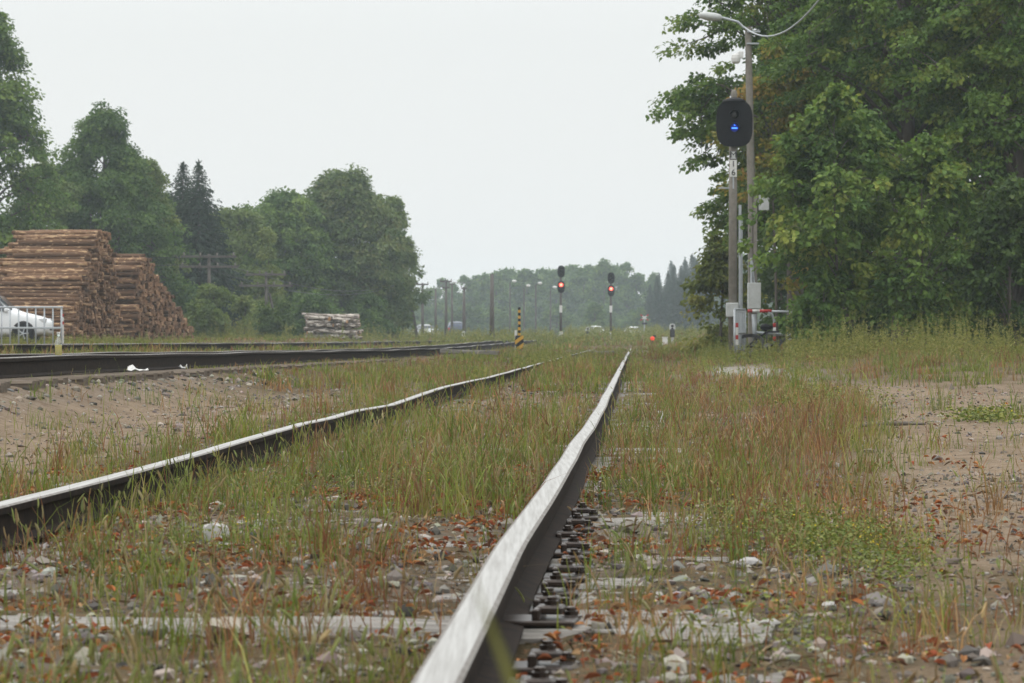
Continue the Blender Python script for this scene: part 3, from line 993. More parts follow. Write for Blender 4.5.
GR = [(.25, .26, .06), (.20, .235, .055), (.30, .29, .08), (.16, .20, .05)]
def weed_field(name, label, n, y0, y1, x0, x1, h0, h1, seed, cols=GR, ls=.09, nleaf=22):
    r = np.random.default_rng(seed)
    Y = r.uniform(y0, y1, n); X = x0(Y) + r.random(n) * (x1(Y) - x0(Y))
    ok = r.random(n) < smooth(fnoise(X * .9 + seed, Y * .5, 2), .3, .65)
    X, Y = X[ok], Y[ok]
    H = r.uniform(h0, h1, len(X)) * (.55 + .8 * fnoise(X * 1.5, Y * 1.5 + 7, 2))
    V, F, C = stalks(X, Y, H, r, cols, nleaf, ls)
    tag(fast_mesh(name, V, [F], M_grass, C), label, kind="stuff")


weed_field("tall_weeds", "pale green goldenrod stalks along the foot of the right hand trees", 2600, 50, 60, lambda y: .092 * y, lambda y: .19 * y + 1, .25, .85, 2, cols=[(.28, .28, .075), (.23, .245, .06), (.33, .31, .10), (.18, .21, .05)], ls=.065, nleaf=30)
weed_field("tall_weeds", "tangled weeds around the signal masts and crossing gate", 1100, 56, 84, lambda y: .062 * y, lambda y: .105 * y, .2, .5, 3, ls=.07)
weed_field("tall_weeds", "yellow green weeds of the field between log piles and birch stack", 2600, 150, 172, lambda y: -.125 * y, lambda y: -.073 * y, .5, 1.2, 4, ls=.16)
weed_field("tall_weeds", "short weeds around the foot of the birch stack", 1500, 120, 175, lambda y: -.125 * y, lambda y: -.02 * y, .15, .40, 14, ls=.10)
weed_field("tall_weeds", "weeds in front of the log piles beyond the third track", 1300, 78, 106, lambda y: -.185 * y, lambda y: -.085 * y, .12, .34, 5, ls=.07)
weed_field("tall_weeds", "weeds scattered along the second track and the far end of the near track", 1300, 40, 110, lambda y: cx1(y) - 3.4, lambda y: cx1(y) + 4.2, .2, .42, 6, ls=.055)
weed_field("tall_weeds", "weeds over the middle stretch of the wavy rail", 260, 54, 66, lambda y: cx1(y) - 1.35, lambda y: cx1(y) - .3, .22, .42, 10, ls=.06)
weed_field("tall_weeds", "weeds hiding the lower half of the two white cars", 1500, 292, 305, lambda y: .018 * y, lambda y: .05 * y, 1.15, 1.4, 9, ls=.2)
weed_field("tall_weeds", "weeds of the far yard in front of the cars and far woods", 4200, 150, 300, lambda y: -.06 * y, lambda y: .09 * y, .4, 1.0, 8, ls=.2)

# ---------------------------------------------------------------- trees
def tube_arrays(pts, rad, n=6):
    b = MB(); b.tube(pts, rad, n, cap=False)
    return b


def crown_profile(shape, t):
    if shape == 'round': return np.sqrt(np.clip(1 - (2 * t - .95) ** 2 * .98, .02, 1))
    if shape == 'egg': return np.clip(np.sin(PI * np.clip(t, 0, 1) ** .75) ** .7, .1, 1)
    if shape == 'broad': return np.clip(1 - t ** 6, .30, 1)
    if shape == 'peak': return np.clip((1 - t) ** .75, .03, 1)
    if shape == 'cone': return np.clip((1 - t) ** .75 * 1.05, .05, 1) * np.clip(.55 + 2 * t, 0, 1)
    if shape == 'column': return np.clip(np.sin(PI * (.12 + .86 * t)) ** .5, .1, 1)
    return np.ones_like(t)


def tree_parts(h, r, base, seed, shape='round', boughs=26, clumps=9, leaves=46, leaf=.14, pal=((.05, .085, .025),), trunk_r=None, clump_r=None, droop=.2, squash=.55, skew=0.0):
    """returns trunk MB and crown arrays, standing on the origin"""
    rg = np.random.default_rng(seed)
    tr = trunk_r or .022 * h
    tb = MB()
    lean = rg.normal(0, .02, 2)
    tp = lambda z: np.array([lean[0] * z + .05 * math.sin(z * .7 + seed), lean[1] * z, z])
    zs = np.linspace(-.15, h * .86, 9)
    tb.tube([tp(z) for z in zs], [tr * (1.35 if i == 0 else 1 - .85 * i / 8.2) for i in range(9)], 9)
    # boughs over the crown's volume, towards its skin
    t = rg.random(boughs) ** .9
    ph = rg.random(boughs) * 2 * PI
    R = r * crown_profile(shape, t)
    rr = R * (.35 + .6 * rg.random(boughs) ** .6)
    bc = np.stack([rr * np.cos(ph), rr * np.sin(ph), base + t * (h - base) * .95], -1)
    cr = clump_r or .19 * r
    P = []; D = []; N = []; tint = []
    bt = rg.normal(0, 1, boughs)
    for i in range(boughs):
        z_at = max(base * .6, bc[i, 2] - .55 * rr[i] - .2)
        a0 = tp(min(z_at, h * .84)); mid = a0 * .5 + bc[i] * .5 + np.array([0, 0, .12 * rr[i]])
        lr = max(.012, tr * .34 * (1 - .6 * t[i]))
        tb.tube([a0, mid, bc[i]], [lr, lr * .65, lr * .25], 5, cap=False)
        spread = max(.12 * r, .42 * R[i])
        cc = bc[i] + rg.normal(0, 1, (clumps, 3)) * np.array([spread * .55, spread * .55, spread * .4])
        cc[:, 2] -= droop * np.hypot(cc[:, 0] - bc[i, 0], cc[:, 1] - bc[i, 1])
        cc[:, 2] = np.clip(cc[:, 2], base * .7 + .15, h)
        for j in range(clumps):
            if j % 2 == 0:
                tb.tube([bc[i], bc[i] * .5 + cc[j] * .5 + rg.normal(0, .04, 3) * r * .3, cc[j]], [lr * .3, lr * .2, .005], 4, cap=False)
            crj = cr * rg.uniform(.6, 1.35)
            q = rg.normal(0, 1, (leaves, 3)); q /= np.linalg.norm(q, axis=1, keepdims=True)
            rad = rg.random((leaves, 1)) ** .45
            out = cc[j, :2] / (np.linalg.norm(cc[j, :2]) + 1e-6)
            pos = q * rad * np.array([crj, crj, crj * squash])
            pos[:, 2] -= droop * (pos[:, 0] * out[0] + pos[:, 1] * out[1])
            P.append(cc[j] + pos)
            dd = rg.normal(0, .55, (leaves, 3)) + np.array([out[0] * .5, out[1] * .5, -.45]) + q * .4
            D.append(dd)
            N.append(q * .8 + np.array([out[0] * .35, out[1] * .35, .75]) + rg.normal(0, .35, (leaves, 3)))
            tint.append(np.clip(.42 + .16 * bt[i] + rg.normal(0, .2) + rg.normal(0, .14, leaves), 0, .999))
    P = np.concatenate(P); D = np.concatenate(D); tint = np.concatenate(tint); N = np.concatenate(N)
    nn = len(P)
    # bring the finished crown to its measured height and spread
    fx = r / np.percentile(np.hypot(P[:, 0], P[:, 1]), 98); fz = h / P[:, 2].max()
    P[:, :2] *= fx; P[:, 2] *= fz
    tb.v = [(a * fx, c_ * fx, z_ * fz) for a, c_, z_ in tb.v]
    P[:, 2] = np.maximum(P[:, 2], .05)
    V, F = leaf_cards(P, leaf * rg.uniform(.6, 1.25, nn), N, D, rg, .68, .14)
    pal = np.array(pal, float)
    f = tint * (len(pal) - 1); i0 = np.floor(f).astype(int); w = (f - i0)[:, None]
    c = pal[i0] * (1 - w) + pal[np.minimum(i0 + 1, len(pal) - 1)] * w
    c = c * rg.uniform(.75, 1.2, (nn, 1))
    return tb, V, F, np.repeat(c, 6, 0)


def spruce_parts(h, r, seed, pal, dens=1.0, spray=.45):
    rg = np.random.default_rng(seed)
    tb = MB(); tb.tube([(0, 0, -.1), (0, 0, h * .5), (0, 0, h * .99)], [.02 * h, .011 * h, .004], 8)
    P = []; D = []; N = []; S = []
    z = .05 * h
    while z < h * .985:
        t = z / h; Lb = r * (1 - t) ** .85 * rg.uniform(.8, 1.12) + .06
        nb = int((5 + 5 * (1 - t)) * dens)
        a0 = rg.random() * 6
        for k in range(nb):
            a = a0 + 2 * PI * k / nb + rg.normal(0, .15); L_ = Lb * rg.uniform(.7, 1.1)
            dr = np.array([math.cos(a), math.sin(a), 0])
            end = dr * L_ + np.array([0, 0, z - .28 * L_ + .1 * t * L_]); st = np.array([0, 0, z])
            if k % 2 == 0: tb.tube([st, end], [.012 + .004 * L_, .006], 4, cap=False)
            ns = max(3, int(L_ / (spray * .22)))
            for q in np.linspace(.18, 1, ns):
                p = st + (end - st) * q + rg.normal(0, .03, 3)
                for sgn in (-1, 1, 0):
                    side = np.array([-dr[1], dr[0], 0]) * sgn * rg.uniform(.5, 1.1)
                    d = dr * .7 + side + np.array([0, 0, rg.normal(-.6, .3)])
                    P.append(p); D.append(d); N.append(np.array([0, 0, 1.0]) + rg.normal(0, .4, 3)); S.append(spray * rg.uniform(.5, 1.0) * (1 - .62 * t))
        z += max(.10, .021 * h * (1 - .5 * t)) * rg.uniform(.75, 1.25)
    for k in range(14):
        P.append(np.array([0, 0, h * (.93 + .06 * rg.random())])); D.append(np.array([rg.normal(0, .35), rg.normal(0, .35), 1.0])); N.append(rg.normal(0, 1, 3)); S.append(.035 * h)
    P, D, N, S = map(np.array, (P, D, N, S))
    V, F = leaf_cards(P, S, N, D, rg, .36, .12)
    pal = np.array(pal); c = pal[rg.integers(0, len(pal), len(P))] * rg.uniform(.7, 1.2, (len(P), 1))
    return tb, V, F, np.repeat(c, 6, 0)


def put_tree(name, label, parts, X, Y, group=None, rz=0, cat="tree", s=1.0):
    tb, V, F, C = parts
    t = thing(name, label, cat, (X, Y, gz(X, Y) - .02), rz, group)
    t.scale = (s, s, s)
    tb.build("trunk", M_bark, t, True)
    fast_mesh("crown", V, [F], M_leaf, C, t)
    return t


def at(px_, d): return (px_ - 512) * d / 3000, d


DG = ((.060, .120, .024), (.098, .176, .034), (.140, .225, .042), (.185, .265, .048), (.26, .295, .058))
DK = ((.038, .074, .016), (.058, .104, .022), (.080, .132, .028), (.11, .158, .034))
YG = ((.10, .14, .024), (.17, .20, .034), (.27, .25, .042), (.38, .30, .05), (.41, .26, .06))
LG = ((.10, .155, .036), (.14, .20, .046), (.19, .245, .058), (.24, .275, .07))
BW = "trees on the right side of the line"
X, Y = at(798, 76)
put_tree("broadleaf_tree", "big green broadleaf tree whose branches reach left behind the blue signal", tree_parts(13, 3.3, 2.7, 41, 'column', 74, 12, 92, .118, DG, clump_r=.47, droop=.3, squash=.36), X, Y, BW)
X, Y = at(905, 71)
put_tree("broadleaf_tree", "dense dark broadleaf tree right of the red and white gate", tree_parts(13.5, 3.3, .8, 42, 'column', 64, 12, 92, .118, DG, clump_r=.47, droop=.3, squash=.36), X, Y, BW)
X, Y = at(1015, 68)
put_tree("broadleaf_tree", "broadleaf tree with a bare dark trunk at the right edge", tree_parts(13, 3.2, 1.0, 43, 'column', 58, 12, 92, .118, DG, clump_r=.47, droop=.3, squash=.36), X, Y, BW)
X, Y = at(1110, 70)
put_tree("broadleaf_tree", "broadleaf tree just past the right edge of the wood", tree_parts(12, 3.4, .4, 44, 'column', 36, 9, 50, .17, DK, clump_r=.55), X, Y, BW)
X, Y = at(775, 72.5)
put_tree("broadleaf_tree", "yellowing young tree between the lamp pole and the dark wood", tree_parts(7.6, 1.35, 1.6, 45, 'column', 18, 8, 34, .13, YG, clump_r=.33, trunk_r=.05), X, Y, BW)
X, Y = at(838, 62)
put_tree("broadleaf_shrub", "leafy shrub hanging over the right end of the red and white gate", tree_parts(5.6, 1.75, 1.5, 46, 'egg', 36, 9, 46, .125, DG, clump_r=.28, trunk_r=.05, droop=.35), X, Y, BW, cat="shrub")
X, Y = at(925, 62)
put_tree("broadleaf_shrub", "mid green shrub at the foot of the dense dark tree", tree_parts(4.6, 1.5, .3, 47, 'egg', 24, 8, 40, .13, DG, clump_r=.34, trunk_r=.05, droop=.3), X, Y, BW, cat="shrub")
X, Y = at(1012, 61)
put_tree("broadleaf_shrub", "dark leaved shrub at the right edge", tree_parts(3.6, 1.2, .2, 48, 'egg', 20, 8, 40, .125, DK, clump_r=.32, trunk_r=.05), X, Y, BW, cat="shrub")
X, Y = at(822, 61.5)
put_tree("broadleaf_shrub", "low leafy bush in front of the right end of the gate and bicycle", tree_parts(1.75, .80, .05, 50, 'round', 18, 8, 34, .11, DG[:4], clump_r=.2, trunk_r=.03, droop=.2), X, Y, BW, cat="shrub")
X, Y = at(722, 82)
put_tree("broadleaf_shrub", "olive green bushy young tree behind the signal mast foot", tree_parts(3.4, 1.15, .1, 49, 'cone', 24, 8, 40, .13, YG[:3], clump_r=.30, trunk_r=.05), X, Y, BW, cat="shrub")
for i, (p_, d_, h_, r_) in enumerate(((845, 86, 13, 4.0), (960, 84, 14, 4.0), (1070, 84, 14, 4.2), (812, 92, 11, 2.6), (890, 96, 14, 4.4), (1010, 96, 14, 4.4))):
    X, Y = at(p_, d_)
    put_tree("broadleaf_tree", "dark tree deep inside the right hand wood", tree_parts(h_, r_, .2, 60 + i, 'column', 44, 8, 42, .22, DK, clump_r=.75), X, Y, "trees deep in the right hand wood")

# left side
LW = "trees behind the log piles"
def L(name, label, p_, d_, parts, cat="tree", group=LW):
    X, Y = at(p_, d_); return put_tree(name, label, parts, X, Y, group, cat=cat)
L("broadleaf_tree", "tall dark tree rising over the log piles at the left edge", -18, 150, tree_parts(17.2, 3.7, 2.0, 71, 'egg', 74, 9, 72, 0.204, DG[:4], clump_r=.8, squash=.5))
L("broadleaf_tree", "tree beside the tallest one at the far left edge", -85, 155, tree_parts(15, 3.6, 1.0, 72, 'egg', 36, 8, 72, 0.218, DG[:4], clump_r=.85))
L("broadleaf_tree", "lower olive tree between the tallest tree and the pointed one", 42, 160, tree_parts(9.6, 2.6, .8, 73, 'round', 30, 8, 68, 0.190, LG[:3], clump_r=.65))
L("broadleaf_tree", "pointed dark tree directly above the taller log pile", 104, 165, tree_parts(13.2, 4.9, .4, 74, 'peak', 96, 9, 79, 0.190, DG[:3], clump_r=.6, squash=.6))
L("broadleaf_tree", "pale slender birch between pointed tree and spruces", 150, 168, tree_parts(10.2, 2.1, .6, 75, 'column', 26, 8, 64, 0.163, LG, clump_r=.55, droop=.5))
L("broadleaf_tree", "dark green tree filling the gap behind the smaller log pile", 70, 176, tree_parts(10.5, 3.6, .4, 76, 'round', 30, 8, 64, 0.231, DK, clump_r=.8))
L("broadleaf_tree", "green tree closing the gap right of the pointed tree", 132, 178, tree_parts(10.6, 2.8, .4, 78, 'round', 40, 8, 68, 0.177, DG[:4], clump_r=.6))
L("broadleaf_tree", "pale green tree in front of the spruces", 218, 186, tree_parts(8.2, 2.4, .4, 79, 'round', 30, 8, 68, 0.177, LG[:3], clump_r=.55))
L("broadleaf_tree", "dark low tree behind the slender birch", 165, 184, tree_parts(9.2, 3.4, .3, 77, 'round', 28, 8, 64, 0.231, DK, clump_r=.8))
SPC = [(.026, .052, .028), (.036, .064, .034), (.046, .078, .038)]
L("spruce_tree", "dark spruce with a sharp tip left of its twin", 183, 180, spruce_parts(10.7, 3.7, 81, SPC, 1.5))
L("spruce_tree", "dark spruce with drooping tiers beside the big round tree", 199, 178, spruce_parts(10.6, 4.0, 82, SPC, 1.5))
L("broadleaf_tree", "green rounded tree left of the largest crown", 280, 196, tree_parts(9.9, 4.2, .3, 83, 'broad', 70, 9, 72, 0.231, DG[:4], clump_r=.8))
L("broadleaf_tree", "largest rounded tree standing behind the birch stack", 345, 200, tree_parts(11.8, 4.4, .3, 84, 'broad', 100, 10, 75, 0.245, ((.08, .135, .038), (.11, .17, .046), (.15, .20, .055), (.20, .215, .07)), clump_r=.85))
L("broadleaf_tree", "feathery tree at the right end of the left hand wood", 394, 204, tree_parts(9.8, 1.55, 1.0, 85, 'egg', 42, 9, 64, 0.204, LG[:3], clump_r=.6))
L("broadleaf_tree", "yellowish topped tree between round tree and spruces", 240, 188, tree_parts(8.2, 2.6, .3, 86, 'round', 32, 8, 68, 0.218, LG, clump_r=.7))
L("birch_tree", "small pale young birch in front of the rounded trees", 267, 166, tree_parts(6.3, .95, .4, 87, 'cone', 20, 8, 61, 0.136, LG[1:], clump_r=.38, trunk_r=.05, droop=.4))
BU = "bushes at the foot of the left hand wood"
L("bush", "rounded green bush just right of the log piles", 215, 152, tree_parts(2.9, 1.35, .05, 91, 'round', 18, 8, 64, 0.136, LG[:3], clump_r=.4, trunk_r=.04), "bush", BU)
L("bush", "dark blue green bush left of the birch stack", 273, 154, tree_parts(2.2, 1.05, .05, 92, 'round', 16, 8, 64, 0.129, DK[1:], clump_r=.35, trunk_r=.04), "bush", BU)
L("bush", "pale bush between the two darker bushes", 245, 160, tree_parts(2.4, 1.2, .05, 93, 'round', 14, 8, 61, 0.136, LG[1:], clump_r=.4, trunk_r=.04), "bush", BU)
L("bush", "bush under the right side of the largest tree", 368, 196, tree_parts(3.2, 1.9, .05, 94, 'round', 18, 8, 61, 0.177, DG[:3], clump_r=.55, trunk_r=.04), "bush", BU)
L("bush", "bush behind the birch stack", 320, 180, tree_parts(3.0, 1.8, .05, 95, 'round', 18, 8, 61, 0.177, DG[:3], clump_r=.55, trunk_r=.04), "bush", BU)
L("bush", "bush behind the end of the smaller log pile", 180, 165, tree_parts(3.2, 1.6, .05, 96, 'round', 18, 8, 61, 0.163, DG[:3], clump_r=.5, trunk_r=.04), "bush", BU)

# the far wood: trees one can still tell apart, sharing a few crowns
far_kinds = []
for i, (h_, r_, sh) in enumerate(((13, 3.8, 'round'), (14, 3.4, 'egg'), (12, 4.2, 'round'), (15, 3.6, 'column'))):
    far_kinds.append(('deciduous_tree', tree_parts(h_, r_, .5, 100 + i, sh, 30, 8, 30, .52, DG[:4], clump_r=.95)))
for i in range(2):
    far_kinds.append(('spruce_tree', spruce_parts(15.5, 3.2, 110 + i, SPC, spray=.85)))
made = {}
def far_tree(k, p_, d_, top_y, label, group, sx=1.0):
    nm, parts = far_kinds[k]
    X, Y = at(p_, d_); z = gz(X, Y)
    H = EYE - (top_y - 338) * d_ / 3000 - z
    hk = parts[1][:, 2].max()
    if k not in made:
        o = put_tree(nm, label, parts, X, Y, group); made[k] = o
    else:
        o = dup(made[k])
    o.location = (X, Y, z - .1); s = H / hk; o.scale = (s * sx, s * sx, s)
    o.rotation_euler = (0, 0, random.random() * 6.28)
    tag(o, label, "tree", group)
tops = ([395, 412, 430, 455, 470, 490, 505, 525, 545, 565, 600, 625, 640, 655, 670, 690, 720, 760],
        [289, 287, 282, 276, 270, 266, 268, 266, 262, 263, 256, 260, 276, 268, 262, 250, 250, 252])
rf = np.random.default_rng(5)
for p_ in np.arange(385, 790, 11.5):
    ty = np.interp(p_, *tops) + rf.uniform(-3, 7)
    k = int(rf.integers(4)) if p_ < 648 or p_ > 715 else int(rf.choice([4, 5, 4, 5, 1]))
    far_tree(k, p_ + rf.normal(0, 2), rf.uniform(500, 560), ty,
             "far pale spruce of the wood closing the line" if k > 3 else "far hazy broadleaf tree of the wood closing the line", "trees of the far wood", rf.uniform(.85, 1.2))
for p_ in np.arange(400, 720, 13):
    ty = 310 + rf.uniform(-8, 8)
    far_tree(int(rf.integers(4)), p_, rf.uniform(420, 470), ty, "lower hazy tree in front of the far wood", "lower trees before the far wood", rf.uniform(1.2, 1.7))
for q_, t_ in ((650, 283), (657, 274), (668, 270), (674, 263), (686, 259), (692, 252), (703, 256)):
    far_tree(4 + (q_ % 2), q_, rf.uniform(400, 450), t_, "hazy spruce of the dark group at the right end of the far wood", "spruces at the right end of the far wood", 1.15)
far_tree(0, 594, 390, 301, "round pale green tree between the two red signals", "single trees before the far wood", 1.15)
far_tree(2, 640, 400, 306, "dull green tree right of the two red signals", "single trees before the far wood", 1.0)
far_tree(4, 660, 400, 284, "hazy spruce right of the crossbuck sign", "single trees before the far wood", 1.15)
far_tree(5, 681, 390, 264, "taller hazy spruce rising over the small white signal", "single trees before the far wood", 1.2)
far_tree(4, 697, 395, 258, "hazy spruce half hidden by the olive bushy tree", "single trees before the far wood", 1.2)

# ---------------------------------------------------------------- log piles
def log_mb(seed, L_, r0, n=10, lumpy=.04):
    r = np.random.default_rng(seed)
    xs = np.linspace(-L_ / 2, L_ / 2, 7); b = MB(); V = []
    bend = r.normal(0, .02, 2)
    for i, x in enumerate(xs):
        rr = r0 * (1.08 - .16 * i / 6)
        for k in range(n):
            t = 2 * PI * k / n; q = rr * (1 + r.normal(0, lumpy))
            V.append((x + (r.normal(0, .012) if i in (0, 6) else 0), q * math.cos(t) + bend[0] * math.sin(PI * i / 6), q * math.sin(t) + bend[1] * math.sin(PI * i / 6)))
    F = []; m = []
    for i in range(6):
        for k in range(n):
            l2 = (k + 1) % n; F.append((i * n + k, i * n + l2, (i + 1) * n + l2, (i + 1) * n + k)); m.append(0)
    F.append(tuple(range(n - 1, -1, -1))); F.append(tuple(6 * n + k for k in range(n))); m += [1, 1]
    b.v = V; b.f = F; b.m = m
    return b


pine_meshes = []
for i in range(7):
    o = log_mb(200 + i, 3.3, .1).build("log", [M_pinebark, M_pineend], None)
    for p_ in o.data.polygons:
        p_.use_smooth = p_.material_index == 0
    pine_meshes.append(o.data); bpy.data.objects.remove(o)


def pile_positions(prof, d, seed):
    r = np.random.default_rng(seed)
    ys = [p[0] for p in prof]; zs = [p[1] for p in prof]
    out = []; row = 0; z = d * .5
    while z < max(zs):
        y = min(ys) + (row % 2) * d / 2
        while y < max(ys):
            top = np.interp(y, ys, zs)
            if z + d * .45 < top + .05:
                out.append((y + r.normal(0, .02), z + r.normal(0, .015), top - z))
            y += d * r.uniform(.93, 1.12)
        z += d * .86; row += 1
    return out


def end_x(Y): return -20.32 + SL * Y
rl = np.random.default_rng(9)
ZB = .40
all_logs = []
PA = [(107.2, .05), (109.2, 1.6), (113.3, 4.1), (115.2, 4.2), (116.8, 3.1), (117.9, .1)]
PB = [(120.9, .05), (121.5, 3.0), (123.4, 3.55), (126.5, 2.7), (130, 1.75), (133.5, 1.2), (137.0, .1)]
for which, prof, dd in (("A", PA, .178), ("B", PB, .186)):
    for (y, z, dep) in pile_positions(prof, dd, 3 if which == "A" else 4):
        L_ = rl.uniform(.86, 1.06)
        turn = -.12 if which == 'A' else -.42
        X = end_x(y) - 3.3 * L_ / 2 * math.cos(turn) + rl.normal(0, .10) + (0 if which == 'A' else .12)
        s = float(np.clip(rl.normal(1, .21), .6, 1.5))
        peak = 114.6 if which == "A" else 122.5
        front = dep if y < peak else dep + 1.2
        s *= dd / .205
        all_logs.append((front + (0 if which == "A" else .05), which, X, y - 3.3 * L_ / 2 * math.sin(turn), z + ZB, L_, s, turn + rl.normal(0, .035), rl.normal(0, .014), int(rl.integers(7)), rl.random() * 6.28))
all_logs.sort(key=lambda a: a[0])
rest_v = []; rest_f = []; rest_m = []
nb_ = 0
for i, (fr, which, X, Y, Z, L_, s, rz, ry, k, rx) in enumerate(all_logs):
    if i < 300:
        o = bpy.data.objects.new("log", pine_meshes[k]); COL.objects.link(o)
        o.location = (X, Y, Z); o.scale = (L_, s, s); o.rotation_euler = (rx, ry, rz - SL)
        if which == "A":
            tag(o, "brown pine log on the face of the taller stepped pile at left", "log", "logs of the taller pile")
        else:
            tag(o, "orange brown pine log on the sloping second pile", "log", "logs of the second pile")
    else:
        me = pine_meshes[k]
        co = np.array([v.co[:] for v in me.vertices]) * np.array([L_, s, s])
        c_, s_ = math.cos(rx), math.sin(rx)
        co = np.stack([co[:, 0], co[:, 1] * c_ - co[:, 2] * s_, co[:, 1] * s_ + co[:, 2] * c_], -1)
        a = rz - SL
        co = np.stack([co[:, 0] * math.cos(a) - co[:, 1] * math.sin(a), co[:, 0] * math.sin(a) + co[:, 1] * math.cos(a), co[:, 2]], -1) + np.array([X, Y, Z])
        b = len(rest_v)
        rest_v += [tuple(p) for p in co]
        for p_ in me.polygons:
            rest_f.append(tuple(j + b for j in p_.vertices)); rest_m.append(p_.material_index)
mb = MB(); mb.v = rest_v; mb.f = rest_f; mb.m = rest_m
me = bpy.data.meshes.new("logs"); me.from_pydata(rest_v, [], rest_f)
me.materials.append(M_pinebark); me.materials.append(M_pineend); me.polygons.foreach_set("material_index", rest_m)
logs_o = bpy.data.objects.new("logs", me); COL.objects.link(logs_o)
tag(logs_o, "remaining pine logs with cut ends filling both tall piles", kind="stuff")

# birch stack
birch_meshes = []
for i in range(5):
    o = log_mb(300 + i, 2.7, .085, lumpy=.06).build("log", [M_birchbark, M_birchend], None)
    birch_meshes.append(o.data); bpy.data.objects.remove(o)
Yb = 158
for row in range(8):
    for colm in range(6):
        if row == 7 and colm in (0, 2, 5): continue
        xc = at(331, Yb)[0]
        short = rl.random() < .3
        o = bpy.data.objects.new("log", birch_meshes[int(rl.integers(5))]); COL.objects.link(o)
        yy = Yb + colm * .19 + (row % 2) * .09
        o.location = (xc + rl.normal(0, .13) + (rl.choice([-.7, .5]) if short else 0), yy, gz(xc, yy) + .12 + row * .165 + rl.normal(0, .03))
        s = rl.uniform(.65, 1.3)
        o.scale = (rl.uniform(.42, .55) if short else rl.uniform(.92, 1.08), s, s)
        o.rotation_euler = (rl.random() * 6.28, rl.normal(0, .045), rl.normal(0, .08) + (rl.choice([-.7, .7]) if short else 0))
        tag(o, "white barked birch log in the small stack beyond the tracks", "log", "logs of the birch stack")

# ---------------------------------------------------------------- signals and poles
def oval(w, h, n=28, k=2.6):
    return [(w / 2 * math.copysign(abs(math.cos(t)) ** (2 / k), math.cos(t)), h / 2 * math.copysign(abs(math.sin(t)) ** (2 / k), math.sin(t))) for t in [2 * PI * i / n for i in range(n)]]


def hood_mb(r=.1, d=.22):
    """open visor: an arch over the lens, thick walled, pointing to -y"""
    b = MB(); n = 12; vs = []
    for (yy, extra) in ((0, 0), (-d, 0)):
        for rr in (r, r - .012):
            for i in range(n + 1):
                t = PI * (-.10 + 1.20 * i / n)
                vs.append((rr * math.cos(t), yy if i not in (0, n) else yy * .55, rr * math.sin(t)))
    m = n + 1; fs = []
    for i in range(n):
        fs += [(i, i + 1, 2 * m + i + 1, 2 * m + i), (m + i, 3 * m + i, 3 * m + i + 1, m + i + 1), (i, m + i, m + i + 1, i + 1), (2 * m + i, 2 * m + i + 1, 3 * m + i + 1, 3 * m + i)]
    fs += [(0, 2 * m, 3 * m, m), (n, m + n, 3 * m + n, 2 * m + n)]
    b.add(vs, fs); return b


def lens_mb(r=.085):
    b = MB(); b.lathe([(r, .0), (r, -.012), (r * .8, -.022), (r * .4, -.028), (.004, -.03)], axis='y', n=18); return b


def text_mesh(s, size, mat_, parent, loc):
    cu = bpy.data.curves.new("lettering", 'FONT'); cu.body = s; cu.size = size; cu.extrude = .003; cu.align_x = 'CENTER'; cu.align_y = 'CENTER'
    o = bpy.data.objects.new("lettering", cu); COL.objects.link(o)
    dg = bpy.context.evaluated_depsgraph_get(); dg.update()
    me = bpy.data.meshes.new_from_object(o.evaluated_get(dg)); bpy.data.objects.remove(o)
    me.materials.clear(); me.materials.append(mat_)
    t = bpy.data.objects.new("lettering", me); COL.objects.link(t); t.parent = parent
    t.location = loc; t.rotation_euler = (PI / 2, 0, 0)
    return t


X, Y = at(733, 66); z0 = gz(X, Y)
sg = thing("railway_signal", "black oval signal head with lit blue lamp on a concrete mast marked M 1 6", "signal", (X, Y, z0))
zt = lambda y_: EYE - (y_ - 338) * 66 / 3000 - z0
b = MB(); b.tube([(0, 0, -.3), (0, 0, zt(200)), (0, 0, zt(146))], [.105, .092, .085], 16); b.build("mast", M_concrete, sg, True)
b = MB(); b.prism(oval(.80, 1.02, 32, 3.2), -.13, -.10)
b.prism(oval(.76, .98, 32, 3.2), -.10, -.03); hd = b.build("signal_head", M_black, sg); hd.location = (.02, -.03, zt(124))
for (dz, lit) in ((.20, False), (-.09, True)):
    h_ = hood_mb(.115, .24).build("hood", M_black, hd); h_.location = (0, -.132, dz)
    l_ = lens_mb(.09).build("lens", M_blue if lit else M_lens, h_); l_.location = (0, -.002, -.005)
    if lit:
        b = MB(); b.box((0, -.036, -.015), (.12, .012, .026), bev=.004); b.box((0, -.034, .05), (.03, .01, .014), bev=.003)
        b.build("lamp_filament", M_bluecore, h_)
b = MB(); b.lathe([(.06, 0), (.07, .1), (.075, .16), (.06, .22), (.02, .25)], (.02, 0, zt(101)), 12); b.build("mast_cap", M_concrete, sg)
b = MB(); b.lathe([(.26, 0), (.24, .04), (.10, .09)], (.02, -.05, zt(102)), 16); b.build("rain_cover", M_black, sg)
for i, (ch, yy) in enumerate((("M", 155.5), ("1", 164.5), ("6", 173))):
    b = MB(); b.box((0, 0, 0), (.15, .012, .185), bev=.003)
    p_ = b.build("number_plate", M_black if ch == "M" else M_white, sg); p_.location = (.0, -.112, zt(yy))
    if ch == "M":
        b = MB(); b.box((0, -.008, 0), (.125, .004, .16)); b.build("plate_face", M_greybox, p_)
    text_mesh(ch, .19, M_letter, p_, (0, -.012, 0))
b = MB(); b.box((-.13, 0, zt(188)), (.38, .04, .03)); b.box((.0, -.10, zt(182)), (.03, .02, .3)); b.build("bracket", M_galv, sg)
b = MB(); b.tube([(.15, -.05, zt(350)), (.15, -.05, zt(205))], .035, 8); b.tube([(.19, -.04, zt(350)), (.19, -.04, zt(216))], .02, 8); b.build("cable_conduit", M_galv, sg)
